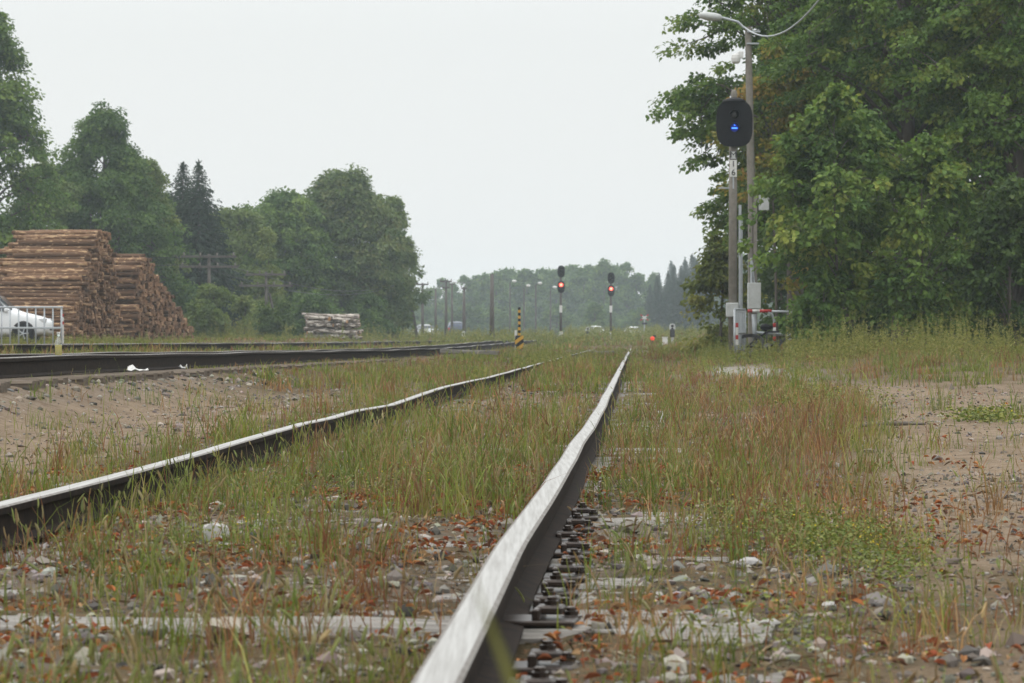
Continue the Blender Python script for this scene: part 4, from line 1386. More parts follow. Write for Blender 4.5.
b = MB(); b.box((-.03, -.17, zt(310)), (.27, .16, .31), bev=.015); b.build("junction_box", M_greybox, sg)

X, Y = at(752.5, 69); z0 = gz(X, Y); zt = lambda y_: EYE - (y_ - 338) * 69 / 3000 - z0
lp = thing("lamp_pole", "concrete pole with a grey street lamp head reaching left behind the blue signal", "lamp post", (X, Y, z0))
b = MB()
b.box((-.055, 0, zt(190) / 2 - .1), (.085, .20, zt(190) + .2)); b.box((.055, 0, zt(190) / 2 - .1), (.085, .20, zt(190) + .2)); b.box((0, .02, zt(190) / 2 - .1), (.03, .14, zt(190) + .2))
b.tube([(-.03, 0, zt(192)), (-.10, 0, zt(27))], [.095, .075], 10); b.build("pole", M_concrete, lp)
xo = lambda p_: (p_ - 752.5) * 69 / 3000
b = MB(); b.tube([(xo(744), -.02, zt(28)), (xo(738), -.02, zt(22)), (xo(727), -.02, zt(19)), (xo(719), -.02, zt(17))], .028, 8); b.build("lamp_arm", M_galv, lp)
b = MB()
b.lathe([(.04, 0), (.10, -.04), (.13, -.16), (.135, -.36), (.10, -.50), (.04, -.54)], (0, 0, 0), 14, axis='x')
lh = b.build("lamp_head", M_greybox, lp, True); lh.scale = (1.0, 1.0, .72); lh.location = (xo(722), -.02, zt(18)); lh.rotation_euler = (0, .12, 0)
b = MB(); b.lathe([(.06, 0), (.10, .04), (.11, .12), (.09, .2), (.05, .22)], (xo(735.5), -.10, zt(64)), 12); b.tube([(xo(740), -.02, zt(52)), (xo(736), -.06, zt(55))], .03, 6)
b.box((xo(741), -.03, zt(55)), (.10, .08, .16), bev=.01); b.build("loudspeaker", M_white, lp)
b = MB(); b.box((.02, -.02, zt(32)), (.3, .24, .035)); b.box((-.0, -.02, zt(44)), (.28, .22, .03)); b.build("pole_band", M_galv, lp)
b = MB(); b.box((xo(763.5), -.06, zt(201)), (.235, .16, .44), bev=.012); b.box((xo(763.5), -.08, zt(191.2)), (.255, .2, .02)); b.box((xo(758), -.03, zt(201)), (.12, .05, .06)); b.build("meter_box", M_greybox, lp)
b = MB(); b.box((xo(753.5), -.19, zt(296)), (.30, .18, .60), bev=.012); b.build("cabinet", M_greybox, lp)
b = MB(); b.tube([(xo(751), -.13, zt(285)), (xo(751), -.13, zt(258))], .028, 8); b.tube([(xo(754), -.13, zt(285)), (xo(752), -.13, zt(262))], .016, 6); b.build("cable_conduit", M_galv, lp)
b = MB(); pts = []
for t in np.linspace(0, 1, 14):
    xx = 744 + (822 - 744) * t; yy = 27 + (-4 - 27) * t + 4 * 24 * t * (1 - t) * (1 - .25 * t)
    pts.append(px(xx, yy, 69 - 6 * t))
b.tube(pts, .018, 6); tag(b.build("overhead_cable", M_galv, None, True), "pale sagging cable from the top of the street lamp pole", "cable")

# pedestrian gate at the crossing
X, Y = at(748, 64.5); z0 = gz(X, Y); zt = lambda y_: EYE - (y_ - 338) * 64.5 / 3000 - z0; xo = lambda p_: (p_ - 748) * 64.5 / 3000
gt = thing("crossing_gate", "red and white tube barrier with a slatted end panel beside the signal mast", "barrier", (X, Y, z0))
b = MB()
y_a, y_b = -.35, .55
xa, xb = xo(733), xo(746.5)
for i in range(6):
    f = i / 5; b.tube([(xa + (xb - xa) * f, -.5 + .9 * f, -.1), (xa + (xb - xa) * f, -.5 + .9 * f, zt(310))], .026 if i in (0, 5) else .016, 8)
for zz in (zt(309.5), zt(333), zt(350)):
    b.tube([(xa, -.5, zz), (xb, .4, zz)], .024, 8)
b.build("slatted_panel", M_galv, gt, True)
b = MB()
for i in range(14):
    f = (i + .5) / 14; b.box((xa + (xb - xa) * f, -.5 + .9 * f, zt(331)), (.017, .012, zt(311) - zt(350)), rz=math.atan2(.9, xb - xa))
b.build("panel_bars", M_galv, gt)
b = MB()
for (f0, f1, m_) in ((0, .13, 0), (.13, .33, 1), (.33, .66, 0)):
    b.tube([(xo(748) + (xo(772) - xo(748)) * f0 / .66, .1, zt(311)), (xo(748) + (xo(772) - xo(748)) * f1 / .66, .1, zt(311))], .034, 10, m=m_)
b.build("striped_rail", [M_red, M_white], gt, True)
b = MB(); b.tube([(xo(768), .1, zt(311.3)), (xo(796), .1, zt(312))], .026, 8)
b.tube([(xo(768), .1, zt(311.3)), (xo(772.5), .1, zt(314)), (xo(774.5), .1, zt(320)), (xo(774.8), .1, zt(330)), (xo(774.8), .1, zt(352))], .026, 8)
b.tube([(xo(757), .12, zt(332.5)), (xo(790), .12, zt(335))], .030, 8)
b.tube([(xo(754.5), .15, zt(314)), (xo(756), .15, zt(349))], .05, 8)
b.build("tube_frame", M_galv, gt, True)
b = MB()
for i, (y1, y2) in enumerate(((323, 327.5), (327.5, 336.5), (336.5, 341))):
    b.tube([(xo(774.8), .095, zt(y2)), (xo(774.8), .095, zt(y1))], .033, 10, m=(0, 1, 0)[i])
b.build("striped_post", [M_red, M_white], gt, True)
b = MB(); b.box((xo(790.5), .1, zt(334)), (.18, .05, .26), bev=.01); b.build("sign_plate", M_greybox, gt)
b = MB()
for i, (y1, y2) in enumerate(((323, 327.5), (327.5, 335), (335, 339.5), (339.5, 345))):
    b.box((xo(735), -.56, (zt(y1) + zt(y2)) / 2), (.055, .03, zt(y1) - zt(y2) - .002), m=(0, 1, 0, 1)[i])
b.build("striped_plate", [M_red, M_white], gt)

# bicycle leaning on the gate
X, Y = at(767, 63.9); z0 = gz(X, Y)
bk = thing("bicycle", "black bicycle leaning low against the red and white barrier", "bicycle", (X, Y, z0 + .02), math.radians(-30))
bk.rotation_euler = (math.radians(-48), 0, math.radians(-22))
R_ = .34
for (wx) in (-.52, .52):
    b = MB(); b.tube([(wx + R_ * math.cos(2 * PI * i / 28), 0, R_ + R_ * math.sin(2 * PI * i / 28)) for i in range(29)], .021, 8, cap=False)
    w_ = b.build("wheel", M_tyre, bk, True)
    b = MB(); b.tube([(wx + (R_ - .026) * math.cos(2 * PI * i / 28), 0, R_ + (R_ - .026) * math.sin(2 * PI * i / 28)) for i in range(29)], .012, 6, cap=False)
    for i in range(14):
        a = 2 * PI * i / 14; b.tube([(wx, 0, R_), (wx + (R_ - .03) * math.cos(a), 0, R_ + (R_ - .03) * math.sin(a))], .0022, 4)
    b.tube([(wx, -.05, R_), (wx, .05, R_)], .02, 8); b.build("rim", M_blackm, w_)
b = MB()
bbx, st_, hd_ = (-.06, 0, .30), (-.20, 0, .80), (.36, 0, .82)
for p_, q_ in ((bbx, st_), (st_, hd_), (bbx, (.39, 0, .70)), (st_, (-.52, 0, .34)), (bbx, (-.52, 0, .34)), (hd_, (.40, 0, .66))): b.tube([p_, q_], .02, 8)
b.tube([(.40, 0, .68), (.46, 0, .5), (.52, 0, .34)], .016, 8); b.build("frame", M_black, bk, True)
b = MB(); b.tube([(-.20, 0, .8), (-.23, 0, .93)], .014, 8); b.lathe([(.03, -.14), (.07, -.10), (.085, -.02), (.04, .08), (.02, .14)], (-.22, 0, .95), 10, axis='x'); b.build("saddle", M_black, bk, True)
b = MB(); b.tube([(.36, 0, .82), (.34, 0, .98), (.36, -.28, 1.02), (.26, -.30, 1.01)], .014, 8); b.tube([(.34, 0, .98), (.36, .28, 1.02), (.26, .30, 1.01)], .014, 8); b.build("handlebar", M_blackm, bk, True)
b = MB(); b.lathe([(.085, -.006), (.085, .006)], (-.06, -.05, .30), 16, axis='y'); b.tube([(-.06, -.06, .30), (.02, -.07, .16)], .01, 6); b.box((.02, -.12, .16), (.08, .09, .02)); b.build("crank", M_blackm, bk)
b = MB()
for s_ in (-1, 1): b.tube([(-.52 + .37 * math.cos(a), s_ * .02, R_ + .37 * math.sin(a)) for a in np.linspace(.2, 2.9, 9)], .014, 6)
b.build("mudguard", M_blackm, bk, True)

# two red signals far down the line
def red_signal(p_, d_, ytop, yred, ybase, label):
    X, Y = at(p_, d_); z0 = min(gz(X, Y), EYE - (ybase - 338) * d_ / 3000)
    zt = lambda y_: EYE - (y_ - 338) * d_ / 3000 - z0
    s = thing("railway_signal", label, "signal", (X, Y, z0), group="red signals down the line")
    b = MB(); b.tube([(0, 0, -.4), (0, 0, zt(ytop - 4))], [.10, .075], 10); b.build("mast", M_woodpole, s, True)
    for yy, lit in ((ytop, False), (yred, True)):
        b = MB(); b.prism(oval(.52, .84, 20, 2.6), -.22, -.15); b.prism(oval(.44, .76, 20, 2.6), -.15, .0)
        h_ = b.build("signal_head", M_black, s); h_.location = (.02, 0, zt(yy))
        for k, dz in enumerate((.18, -.12)):
            on = lit and k == 0
            o_ = hood_mb(.13, .2).build("hood", M_black, h_); o_.location = (0, -.225, dz)
            l_ = lens_mb(.16 if on else .105).build("lens", M_redlamp if on else M_lens, h_); l_.location = (0, -.225, dz - (.03 if on else 0))
            if on:
                l2 = lens_mb(.10).build("lamp_core", M_redcore, h_); l2.location = (0, -.238, dz - .03)
    b = MB(); b.box((0, -.11, zt(309)), (.20, .03, .5)); b.build("number_plate", M_white, s)
    b = MB(); b.box((0, -.1, zt(ybase - 4)), (.26, .22, .62), bev=.02); b.build("foot_box", M_white, s)
red_signal(560.8, 210, 271.5, 287, 340, "taller signal mast with dark upper head and glowing red lower lamp, left of the pair")
red_signal(610.8, 225, 278, 290.8, 340, "shorter signal mast with glowing red lamp, right of the pair above the straight rail")

# small signals and markers beyond the grass
def dwarf(p_, d_, ytop, ybase, w, label, pale=True):
    X, Y = at(p_, d_); z0 = gz(X, Y); zt = lambda y_: EYE - (y_ - 338) * d_ / 3000 - z0
    s = thing("dwarf_signal", label, "signal", (X, Y, z0), group="dwarf signals in the yard")
    b = MB(); b.tube([(0, 0, -.2), (0, 0, zt(ytop) - .3)], .06, 8); b.build("mast", M_greybox, s, True)
    hh = (zt(ytop) - zt(ybase)) * .55
    b = MB(); b.prism(oval(w, hh, 18, 2.4), -.1, .08); h_ = b.build("signal_head", M_greybox if pale else M_black, s); h_.location = (0, 0, zt(ytop) - hh / 2)
    b = MB(); b.box((0, -.06, zt(ybase) + .25), (w * .8, .25, .4), bev=.03); b.build("foot_box", M_blackm, s)
    for dz in (.15, -.15):
        l_ = lens_mb(.07).build("lens", M_lens, h_); l_.location = (0, -.1, dz * hh / .8)
dwarf(587.8, 215, 327, 337.5, .34, "small grey two lamp signal between the two tall red signals")
dwarf(672.3, 150, 323.5, 338, .30, "small white topped signal near the olive bushy tree")
X, Y = at(652.5, 150); z0 = gz(X, Y)
s = thing("marker_lamp", "small round red lamp showing above the grass right of the straight rail", "signal", (X, Y, z0))
b = MB(); b.tube([(0, 0, -.1), (0, 0, .38 - z0 + .1)], .03, 6); b.build("post", M_blackm, s)
b = MB(); b.lathe([(.11, .05), (.11, -.02), (.09, -.05), (.04, -.065)], (0, 0, EYE - .03 - z0), 16, axis='y'); b.build("lens", M_marker, s)
b = MB(); b.box((.10, .06, EYE + .10 - z0), (.14, .05, .10), bev=.01); b.build("housing", M_blackm, s)
X, Y = at(665, 140); z0 = gz(X, Y)
b = MB(); b.box((0, 0, .19), (.24, .2, .5), bev=.02); b.box((0, 0, .455), (.27, .23, .03)); o = b.build("relay_box", M_white); o.location = (X, Y, z0)
tag(o, "small white box in the grass left of the white topped signal", "box")
X, Y = at(644.4, 250); z0 = gz(X, Y); zt = lambda y_: EYE - (y_ - 338) * 250 / 3000 - z0
s = thing("crossbuck_sign", "red and white crossbuck on a pale post far beyond the rails", "sign", (X, Y, z0))
b = MB(); b.tube([(0, 0, -.2), (0, 0, zt(317))], .055, 8); b.build("post", M_galv, s)
for a in (.62, -.62):
    b = MB()
    for i, m_ in enumerate((1, 0, 0, 1)):
        f0, f1 = -.42 + .21 * i, -.42 + .21 * (i + 1)
        cxm = (f0 + f1) / 2
        ca, sa = math.cos(a), math.sin(a)
        q = [(f0, -.05), (f1, -.05), (f1, .05), (f0, .05)]
        b.prism([(x * ca - z * sa, x * sa + z * ca) for x, z in q], -.09 - (.03 if a > 0 else 0), -.07 - (.03 if a > 0 else 0), m=m_)
    k = b.build("cross_board", [M_white, M_red], s); k.location = (0, 0, zt(317.5))
b = MB(); b.box((0, -.08, zt(323.5)), (.42, .12, .16), bev=.02); b.lathe([(.09, 0), (.09, -.08)], (-.15, -.14, zt(323.5)), 12, axis='y'); b.lathe([(.09, 0), (.09, -.08)], (.15, -.14, zt(323.5)), 12, axis='y'); b.build("warning_lamps", M_blackm, s)

# striped marker post by the second track
X, Y = at(519.3, 106); z0 = gz(X, Y); zt = lambda y_: EYE - (y_ - 338) * 106 / 3000 - z0
s = thing("striped_marker", "yellow and black striped post with a broad striped foot between the tracks", "marker post", (X, Y, z0))
b = MB(); ys_ = np.linspace(336, 307, 11)
for i in range(10): b.tube([(.0, 0, zt(ys_[i])), (.0, 0, zt(ys_[i + 1]))], .048, 10, m=i % 2, cap=(i == 9))
b.build("rod", [M_yellow, M_black], s, True)
b = MB()
top, bot = zt(335.5), max(0.0, zt(350)); W = .15
def wid(z): return W * (.45 + .55 * min(1, (z - bot) / (.55 * (top - bot))))
nS = 7; dz = (top - bot) / 6
import bmesh as _bm
bm = _bm.new()
vv = [bm.verts.new(p_) for p_ in [(-W, -.06, top), (W, -.06, top), (W, -.06, bot + .2), (W * .4, -.06, bot - .15), (-W * .4, -.06, bot - .15), (-W, -.06, bot + .2)]]
f_ = bm.faces.new(vv); ex = _bm.ops.extrude_face_region(bm, geom=[f_]); _bm.ops.translate(bm, verts=[v for v in ex['geom'] if isinstance(v, _bm.types.BMVert)], vec=(0, .12, 0))
for k in np.arange(-.9, 1.2, .15):
    _bm.ops.bisect_plane(bm, geom=bm.verts[:] + bm.edges[:] + bm.faces[:], plane_co=(0, 0, bot + k), plane_no=(-.75, 0, 1))
_bm.ops.recalc_face_normals(bm, faces=bm.faces)
for f in bm.faces:
    c_ = f.calc_center_median(); f.material_index = int(math.floor((c_.z - bot - .75 * c_.x + 3.0) / .15)) % 2
me = bpy.data.meshes.new("foot_board"); bm.to_mesh(me); bm.free(); me.materials.append(M_yellow); me.materials.append(M_black)
o = bpy.data.objects.new("foot_board", me); COL.objects.link(o); o.parent = s
X, Y = at(515.8, 108); z0 = gz(X, Y)
b = MB(); b.tube([(0, 0, -.05), (0, 0, .45)], .03, 6); b.box((0, -.03, EYE + .13 - z0), (.085, .03, .30), bev=.01); b.tube([(0, 0, .4), (0, 0, EYE + .1 - z0)], .02, 6)
o = b.build("marker_board", M_white); o.location = (X, Y, z0); tag(o, "small white board just left of the yellow and black post", "marker board")
X, Y = at(463.5, 200); z0 = gz(X, Y)
b = MB(); b.tube([(0, 0, -.05), (0, 0, .5)], .03, 6); b.box((0, -.03, EYE + .27 - z0), (.22, .03, .32), bev=.01, m=0); b.tube([(0, 0, .4), (0, 0, EYE + .2 - z0)], .025, 6)
b.box((0.01, -.05, EYE + .27 - z0), (.07, .012, .2), m=1)
o = b.build("marker_board", [M_white, M_black]); o.location = (X, Y, z0); tag(o, "small white board with a black bar in front of the dark parked car", "marker board")

# utility poles
def pole(p_, d_, ytop, label, arms=((.9, 0),), r=.11, name="utility_pole", group="poles along the far yard", mat_=None, lean=0.0, armw=1.0):
    X, Y = at(p_, d_); z0 = gz(X, Y); zt = EYE - (ytop - 338) * d_ / 3000 - z0
    s = thing(name, label, "pole", (X, Y, z0), group=group)
    b = MB(); b.tube([(lean * -1, 0, -.3), (0, 0, zt)], [r * 1.25, r * .8], 9); b.build("post", mat_ or M_woodpole, s, True)
    for i, (w, dz) in enumerate(arms):
        b = MB(); b.box((0, -.12, zt - .12 - dz), (w, .1, .12)); a = b.build("crossarm", mat_ or M_woodpole, s)
        for k in np.linspace(-w * .45, w * .45, 4 if w > 1.2 else 2):
            b = MB(); b.lathe([(.03, 0), (.045, .05), (.05, .1), (.03, .15)], (k, -.12, zt - .06 - dz), 8); b.build("insulator", M_concrete, a)
    return s
pole(209, 158, 254, "double armed pole in front of the spruces above the round bush", ((2.9, .02), (3.1, .55)), .10)
pole(266, 162, 272, "double armed pole in front of the small pale birch", ((2.2, .02), (2.9, .62)), .08)
pole(422.5, 250, 283, "T shaped pole right of the leaning pole pair", ((1.0, 0),), .12)
pole(435.7, 262, 289, "thin plain pole between two T shaped poles", (), .10)
pole(446, 240, 280, "tallest T shaped pole in the row of the far yard", ((.95, 0), (.6, .5)), .11)
pole(452, 275, 283, "thin pole right behind the tallest T shaped pole", ((.5, 0),), .10)
pole(464, 240, 287, "pole with a small bracket beside the dark parked car", ((.45, 0),), .12)
pole(492, 180, 274, "thick plain grey post standing alone left of the lamp posts", (), .13, mat_=M_woodpole)
X, Y = at(407, 205); z0 = gz(X, Y); zt = EYE - (281 - 338) * 205 / 3000 - z0
s = thing("utility_pole", "leaning A frame pole pair at the right end of the left hand wood", "pole", (X, Y, z0), group="poles along the far yard")
for x0_, lab in ((.75, 0), (-.42, 0)):
    b = MB(); b.tube([(x0_, 0, -.3), (0, 0, zt)], [.13, .09], 9); b.build("leg", M_woodpole, s, True)
b = MB(); b.box((0, -.12, zt - .15), (1.5, .1, .1)); b.build("crossarm", M_woodpole, s)
X, Y = at(274, 162.3); z0 = gz(X, Y)
b = MB(); b.tube([(.35, 0, -.2), (-.25, 0, EYE + (338 - 293) * 162 / 3000 - z0)], [.08, .06], 8); o = b.build("pole_strut", M_woodpole); o.location = (X, Y, z0)
tag(o, "slanting strut leaning on the double armed pole by the small birch", "pole")

def wire(pts_px, label, r=.012):
    b = MB()
    P3 = [px(*p_) for p_ in pts_px]; out = []
    for i in range(len(P3) - 1):
        a, c_ = np.array(P3[i]), np.array(P3[i + 1])
        for t in np.linspace(0, 1, 10)[: (10 if i == len(P3) - 2 else 9)]:
            out.append(a + (c_ - a) * t - np.array([0, 0, .7 * 4 * t * (1 - t) * min(1, np.linalg.norm(c_ - a) / 40)]))
    b.tube(out, r, 5); tag(b.build("overhead_wire", M_blackm), label, "wire", "overhead wires on the left")
wire([(-40, 244, 150), (204, 257, 157.8), (262, 275, 161.8), (404, 283, 204.8)], "upper overhead wire crossing the left hand trees", .014)
wire([(-40, 258, 150), (197, 264, 157.8), (258, 283, 161.8), (402, 284, 204.8)], "lower overhead wire crossing the left hand trees", .014)
wire([(410, 283, 204.8), (446, 281, 239.8), (492, 275, 260)], "overhead wire between the far yard poles", .016)

for p_, yt in ((510, 283), (524, 287.5), (535.8, 285), (550.5, 289)):
    X, Y = at(p_, 330); z0 = gz(X, Y); zt = EYE - (yt - 338) * 330 / 3000 - z0
    s = thing("street_lamp", "thin far street lamp with pale head before the hazy wood", "street lamp", (X, Y, z0), group="street lamps before the far wood")
    b = MB(); b.tube([(0, 0, -.2), (0, 0, zt)], [.11, .07], 8); b.tube([(0, 0, zt - .05), (.12, 0, zt + .12), (.3, 0, zt + .2)], .04, 6); b.build("post", M_woodpole, s)
    b = MB(); b.lathe([(.05, 0), (.13, .12), (.14, .35), (.06, .48)], (.22, 0, zt + .2), 8, axis='x'); b.build("lamp_head", M_white, s)

# ---------------------------------------------------------------- railing and posts at the left
X0, Y0 = at(61.5, 75); z0 = gz(X0, Y0) + .0
rl_o = thing("railing", "grey steel railing with upright bars in front of the white car", "railing", (X0, Y0, z0), rz=.035)
zt = lambda y_: EYE - (y_ - 338) * 75 / 3000 - z0
b = MB()
for i in range(13):
    b.tube([(-.213 * i, 0, -.1), (-.213 * i, 0, zt(307.5))], .024 if i in (0, 12) else .019, 8)
b.build("bars", M_galv, rl_o, True)
b = MB(); b.box((-1.29, -.0, zt(307.3)), (2.66, .06, .05), bev=.012); b.build("top_rail", M_galv, rl_o)
b = MB(); b.box((-1.29, -.028, zt(328)), (2.62, .025, .05), bev=.008); b.build("mid_rail", M_galv, rl_o)
X, Y = at(62.5, 80); z0 = gz(X, Y); zt = lambda y_: EYE - (y_ - 338) * 80 / 3000 - z0
b = MB()
for i, (y1, y2) in enumerate(((314, 317), (317, 321.5), (321.5, 324.5), (324.5, 345))):
    b.tube([(0, 0, zt(y2)), (0, 0, zt(y1))], .035, 10, m=(0, 1, 0, 1)[i], cap=(i == 0))
o = b.build("striped_post", [M_red, M_white], None, True); o.location = (X, Y, z0); tag(o, "short red and white post at the end of the grey railing", "post")

# bottle on the rail
Yb_ = 28.3; Xb_ = cx1(Yb_) - 5.18 + .797; zb = float(z2(Yb_)) + .002
M_bglass = mat("bottle_glass", (.75, .82, .78), .05, trans=.85, spec=.5)
M_liquid = mat("yellow_drink", (.68, .52, .02), .2, trans=.0, spec=.4)
bt = thing("bottle", "clear glass bottle half full of yellow drink standing on the rail", "bottle", (Xb_, Yb_, zb))
b = MB(); b.lathe([(.030, 0), (.033, .006), (.033, .115), (.028, .14), (.014, .165), (.0125, .195), (.0145, .198), (.0145, .207)], n=20); b.build("glass", M_bglass, bt, True)
b = MB(); b.lathe([(.028, .004), (.0305, .008), (.0305, .10)], n=20); b.build("liquid", M_liquid, bt, True)
b = MB(); b.lathe([(.0155, .2075), (.0155, .222)], n=14); b.build("cap", M_white, bt)

# litter
def litter(p_, d_, w, label, seed):
    x, y = at(p_, d_); r = np.random.default_rng(seed)
    b = MB(); n = 6; V = []
    for i in range(n):
        for j in range(n):
            V.append(((i / (n - 1) - .5) * w, (j / (n - 1) - .5) * w * .8, .02 + abs(r.normal(0, .025))))
    F = [(i * n + j, i * n + j + 1, (i + 1) * n + j + 1, (i + 1) * n + j) for i in range(n - 1) for j in range(n - 1)]
    b.add(V, F); o = b.build("scrap_paper", M_white); o.location = (x, y, gz(x, y) + .01); o.rotation_euler = (0, 0, r.random() * 6)
    m_ = o.modifiers.new("thick", 'SOLIDIFY'); m_.thickness = .004
    tag(o, label, "litter", "scraps of white paper")
litter(138, 31.5, .21, "crumpled white paper on the gravel below the second track", 1)
litter(183, 35.5, .10, "smaller scrap of white paper right of the crumpled one", 2)
litter(662, 21.0, .03, "tiny white scrap in the grass right of the straight rail", 3)

# planks of the foot crossing
def plank(x0_, x1_, d_, z_, label, w=.25, tilt=0.0):
    b = MB(); L_ = (x1_ - x0_) * d_ / 3000
    b.box((0, 0, 0), (L_, w, .10), bev=.012)
    o = b.build("crossing_plank", M_sleeper); o.location = ((x0_ + x1_) / 2 * d_ / 3000 - 512 * d_ / 3000, d_, z_); o.rotation_euler = (0, -tilt, -.04)
    tag(o, label, "plank", "planks of the foot crossing")
plank(589, 615.5, 95, .03, "weathered crossing plank between the rails of the near track")
plank(669, 684, 96, .06, "left of two short planks right of the straight rail")
plank(681, 700, 99, .12, "right of two short planks beside the olive bushy tree")
plank(440, 500, 78, .12, "long grey plank lying between the second and near track", tilt=-.03)

# ---------------------------------------------------------------- cars
def make_car(name, label, X, Y, rz, paint, L_=4.1, H=1.48, W=1.7, hatch=True, group=None):
    """front towards local +x"""
    c = thing(name, label, "car", (X, Y, gz(X, Y)), rz, group)
    h = L_ / 2; hb = H * .60
    # stations: x, floor, belt, top, half width, half width at the top
    st = [(-h, .42, hb - .12, hb - .10, .66, .62), (-h + .08, .26, hb + .02, hb + .05, .80, .70), (-h + .30, .20, hb + .06, H - .22 if hatch else hb + .12, .85, .60),
          (-h + .75, .20, hb + .06, H - .03, .85, .58), (-h + 1.4, .20, hb + .04, H, .85, .58), (.05, .20, hb, H - .02, .85, .57), (.45, .20, hb - .01, H - .14, .85, .57),
          (h - 1.12, .20, hb - .02, hb + .06, .85, .66), (h - .75, .20, hb - .07, hb - .02, .84, .66), (h - .3, .22, hb - .16, hb - .12, .80, .62), (h - .05, .28, hb - .28, hb - .24, .72, .55), (h, .36, hb - .38, hb - .34, .62, .5)]
    k = W / 1.7
    V = []; n = 12
    for (x, f, bl, tp, w, wt) in st:
        w *= k; wt *= k
        half = [(.0, f), (w * .85, f), (w, f + .14), (w * 1.0, (f + bl) / 2), (w * .97, bl), (wt, tp - .03 if tp - bl > .15 else tp - .005), (wt * .55, tp + .005)]
        ring = [(-p_, q_) for p_, q_ in half[1:]][::-1] + half
        ring = [(p_, q_) for p_, q_ in ring]
        n = len(ring)
        for p_, q_ in ring: V.append((x, p_, q_))
    F = []
    for i in range(len(st) - 1):
        for j in range(n):
            l2 = (j + 1) % n; F.append((i * n + j, i * n + l2, (i + 1) * n + l2, (i + 1) * n + j))
    F.append(tuple(range(n))); F.append(tuple((len(st) - 1) * n + j for j in range(n - 1, -1, -1)))
    b = MB(); b.add(V, F); body = b.build("body", paint, c, True)
    md = body.modifiers.new("soft", 'SUBSURF'); md.levels = 1; md.render_levels = 2
    # glass panes, each a slab set into the skin
    def pane(nm, q, parent=body):
        q = [np.array(p_, float) for p_ in q]; nv = np.cross(q[1] - q[0], q[-1] - q[0]); nv /= np.linalg.norm(nv)
        cen = sum(q) / len(q)
        if np.dot(nv, cen - np.array([0, 0, .7])) < 0: nv = -nv
        m = len(q); b = MB()
        b.add([p_ + nv * .012 for p_ in q] + [p_ - nv * .03 for p_ in q], [tuple(range(m)), tuple(range(2 * m - 1, m - 1, -1))] + [(i, i + m, (i + 1) % m + m, (i + 1) % m) for i in range(m)])
        b.build(nm, M_glass, parent)
    wb, wr = .815 * k, .605 * k
    for s_ in (-1, 1):
        pane("side_window", [(.02, s_ * wb, hb + .05), (.86, s_ * wb, hb + .05), (.38, s_ * wr, H - .13), (.02, s_ * wr, H - .09)])
        pane("side_window", [(-.98, s_ * wb, hb + .07), (-.06, s_ * wb, hb + .06), (-.06, s_ * wr, H - .09), (-.88, s_ * wr, H - .09)])
        b = MB(); b.box((h - .22, s_ * .60 * k, hb - .25), (.26, .30 * k, .15), bev=.03); b.build("headlight", M_lamp, body)
        b = MB(); b.box((-h + .07, s_ * .66 * k, hb - .08), (.12, .20, .26), bev=.03); b.build("tail_light", M_red, body)
        b = MB(); b.box((.78, s_ * (.93 * k), hb + .07), (.10, .18, .13), bev=.03); b.build("wing_mirror", paint, body)
        b = MB(); b.box((.0, s_ * .855 * k, .42), (.012, .012, .75)); b.box((-.2, s_ * .86 * k, hb - .12), (.16, .03, .03), bev=.01); b.build("door_handle", M_blackm, body)
        for wx in (-h + .78, h - .80):
            b = MB(); b.lathe([(.36, -.02), (.375, .0), (.36, .02)], (wx, s_ * .825 * k, .335), 26, axis='y'); b.build("wheel_arch", M_blackm, body)
            b = MB(); b.lathe([(.20, -.10), (.30, -.10), (.315, -.06), (.315, .06), (.30, .10), (.20, .10)], (wx, s_ * .79 * k, .315), 26, axis='y'); w_ = b.build("wheel", M_tyre, c)
            b = MB(); b.lathe([(.205, -.085), (.205, .085)], (wx, s_ * .80 * k, .315), 22, axis='y')
            for q_ in range(5):
                a = 2 * PI * q_ / 5; b.tube([(wx, s_ * .80 * k + s_ * .09, .315), (wx + .19 * math.cos(a), s_ * .80 * k + s_ * .088, .315 + .19 * math.sin(a))], .022, 6)
            b.build("rim", M_galv, w_)
    pane("windscreen", [(h - 1.16, -.70 * k, hb + .09), (h - 1.16, .70 * k, hb + .09), (.50, .54 * k, H - .12), (.50, -.54 * k, H - .12)])
    if hatch: pane("rear_window", [(-h + .22, -.60 * k, hb + .16), (-h + .22, .60 * k, hb + .16), (-h + .42, .52 * k, H - .17), (-h + .42, -.52 * k, H - .17)])
    b = MB(); b.box((h - .01, 0, .46), (.06, .9 * k, .10), bev=.02); b.build("grille", M_blackm, body)
    b = MB(); b.box((-h + .02, 0, .62), (.02, .5, .11)); b.build("licence_plate", M_white, body)
    return c


M_cw = mat("white_car_paint", (.74, .76, .77), .3, spec=.5)
M_cs = mat("silver_car_paint", (.42, .44, .45), .35, .3, spec=.5)
M_cb = mat("dark_blue_car_paint", (.035, .05, .085), .3, spec=.5)
X, Y = at(51, 95)
make_car("parked_car", "white car parked behind the grey railing in front of the log piles", X - 2.08, Y, .03, M_cw, 4.2, 1.62, 1.75)
CG = "cars parked in the far yard"
X, Y = at(384, 300); make_car("parked_car", "pale grey car at the foot of the leaning pole pair", X, Y, 1.2, M_cs, 4.0, 1.45, group=CG)
X, Y = at(426, 290); make_car("parked_car", "silver car between the leaning poles and the dark car", X, Y, -1.25, M_cs, 4.0, 1.42, group=CG)
X, Y = at(455.5, 300); make_car("parked_car", "dark blue tall car seen from behind among the poles", X, Y, 1.62, M_cb, 4.3, 1.75, 1.85, group=CG)
X, Y = at(597, 330); make_car("parked_car", "white car half hidden by grass between the red signals", X, Y, -1.2, M_cw, 4.1, 1.42, group=CG)
X, Y = at(634, 350); make_car("parked_car", "white car half hidden by grass left of the red marker lamp", X, Y, -1.4, M_cw, 4.2, 1.40, group=CG)

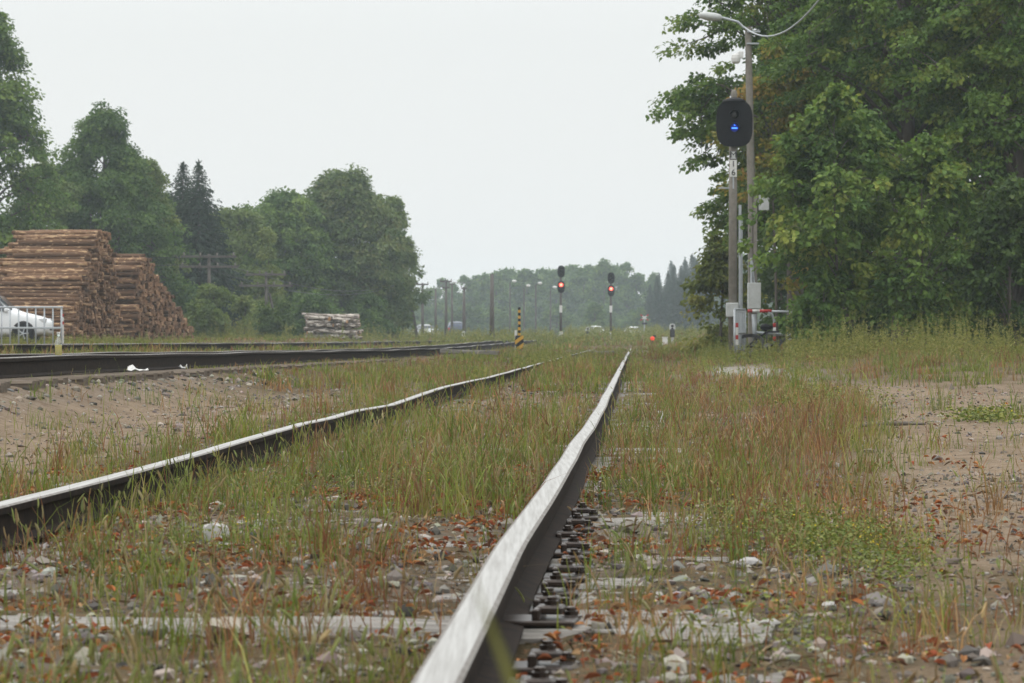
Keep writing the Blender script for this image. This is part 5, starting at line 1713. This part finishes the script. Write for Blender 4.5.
# dry stick lying across the bare earth
b = MB(); b.tube([px(853, 444, 19.6), px(872, 442.3, 19.7), px(890, 441.5, 19.8), px(905, 441, 19.8), px(925, 440, 20)], [.010, .014, .016, .014, .008], 7)
o = b.build("stick", M_bark, None, True)
zc = sum(v.co.z for v in o.data.vertices) / len(o.data.vertices)
for v in o.data.vertices: v.co.z += gz(v.co.x, v.co.y) + .012 - zc
tag(o, "dark dry stick lying on the bare earth at right", "stick")
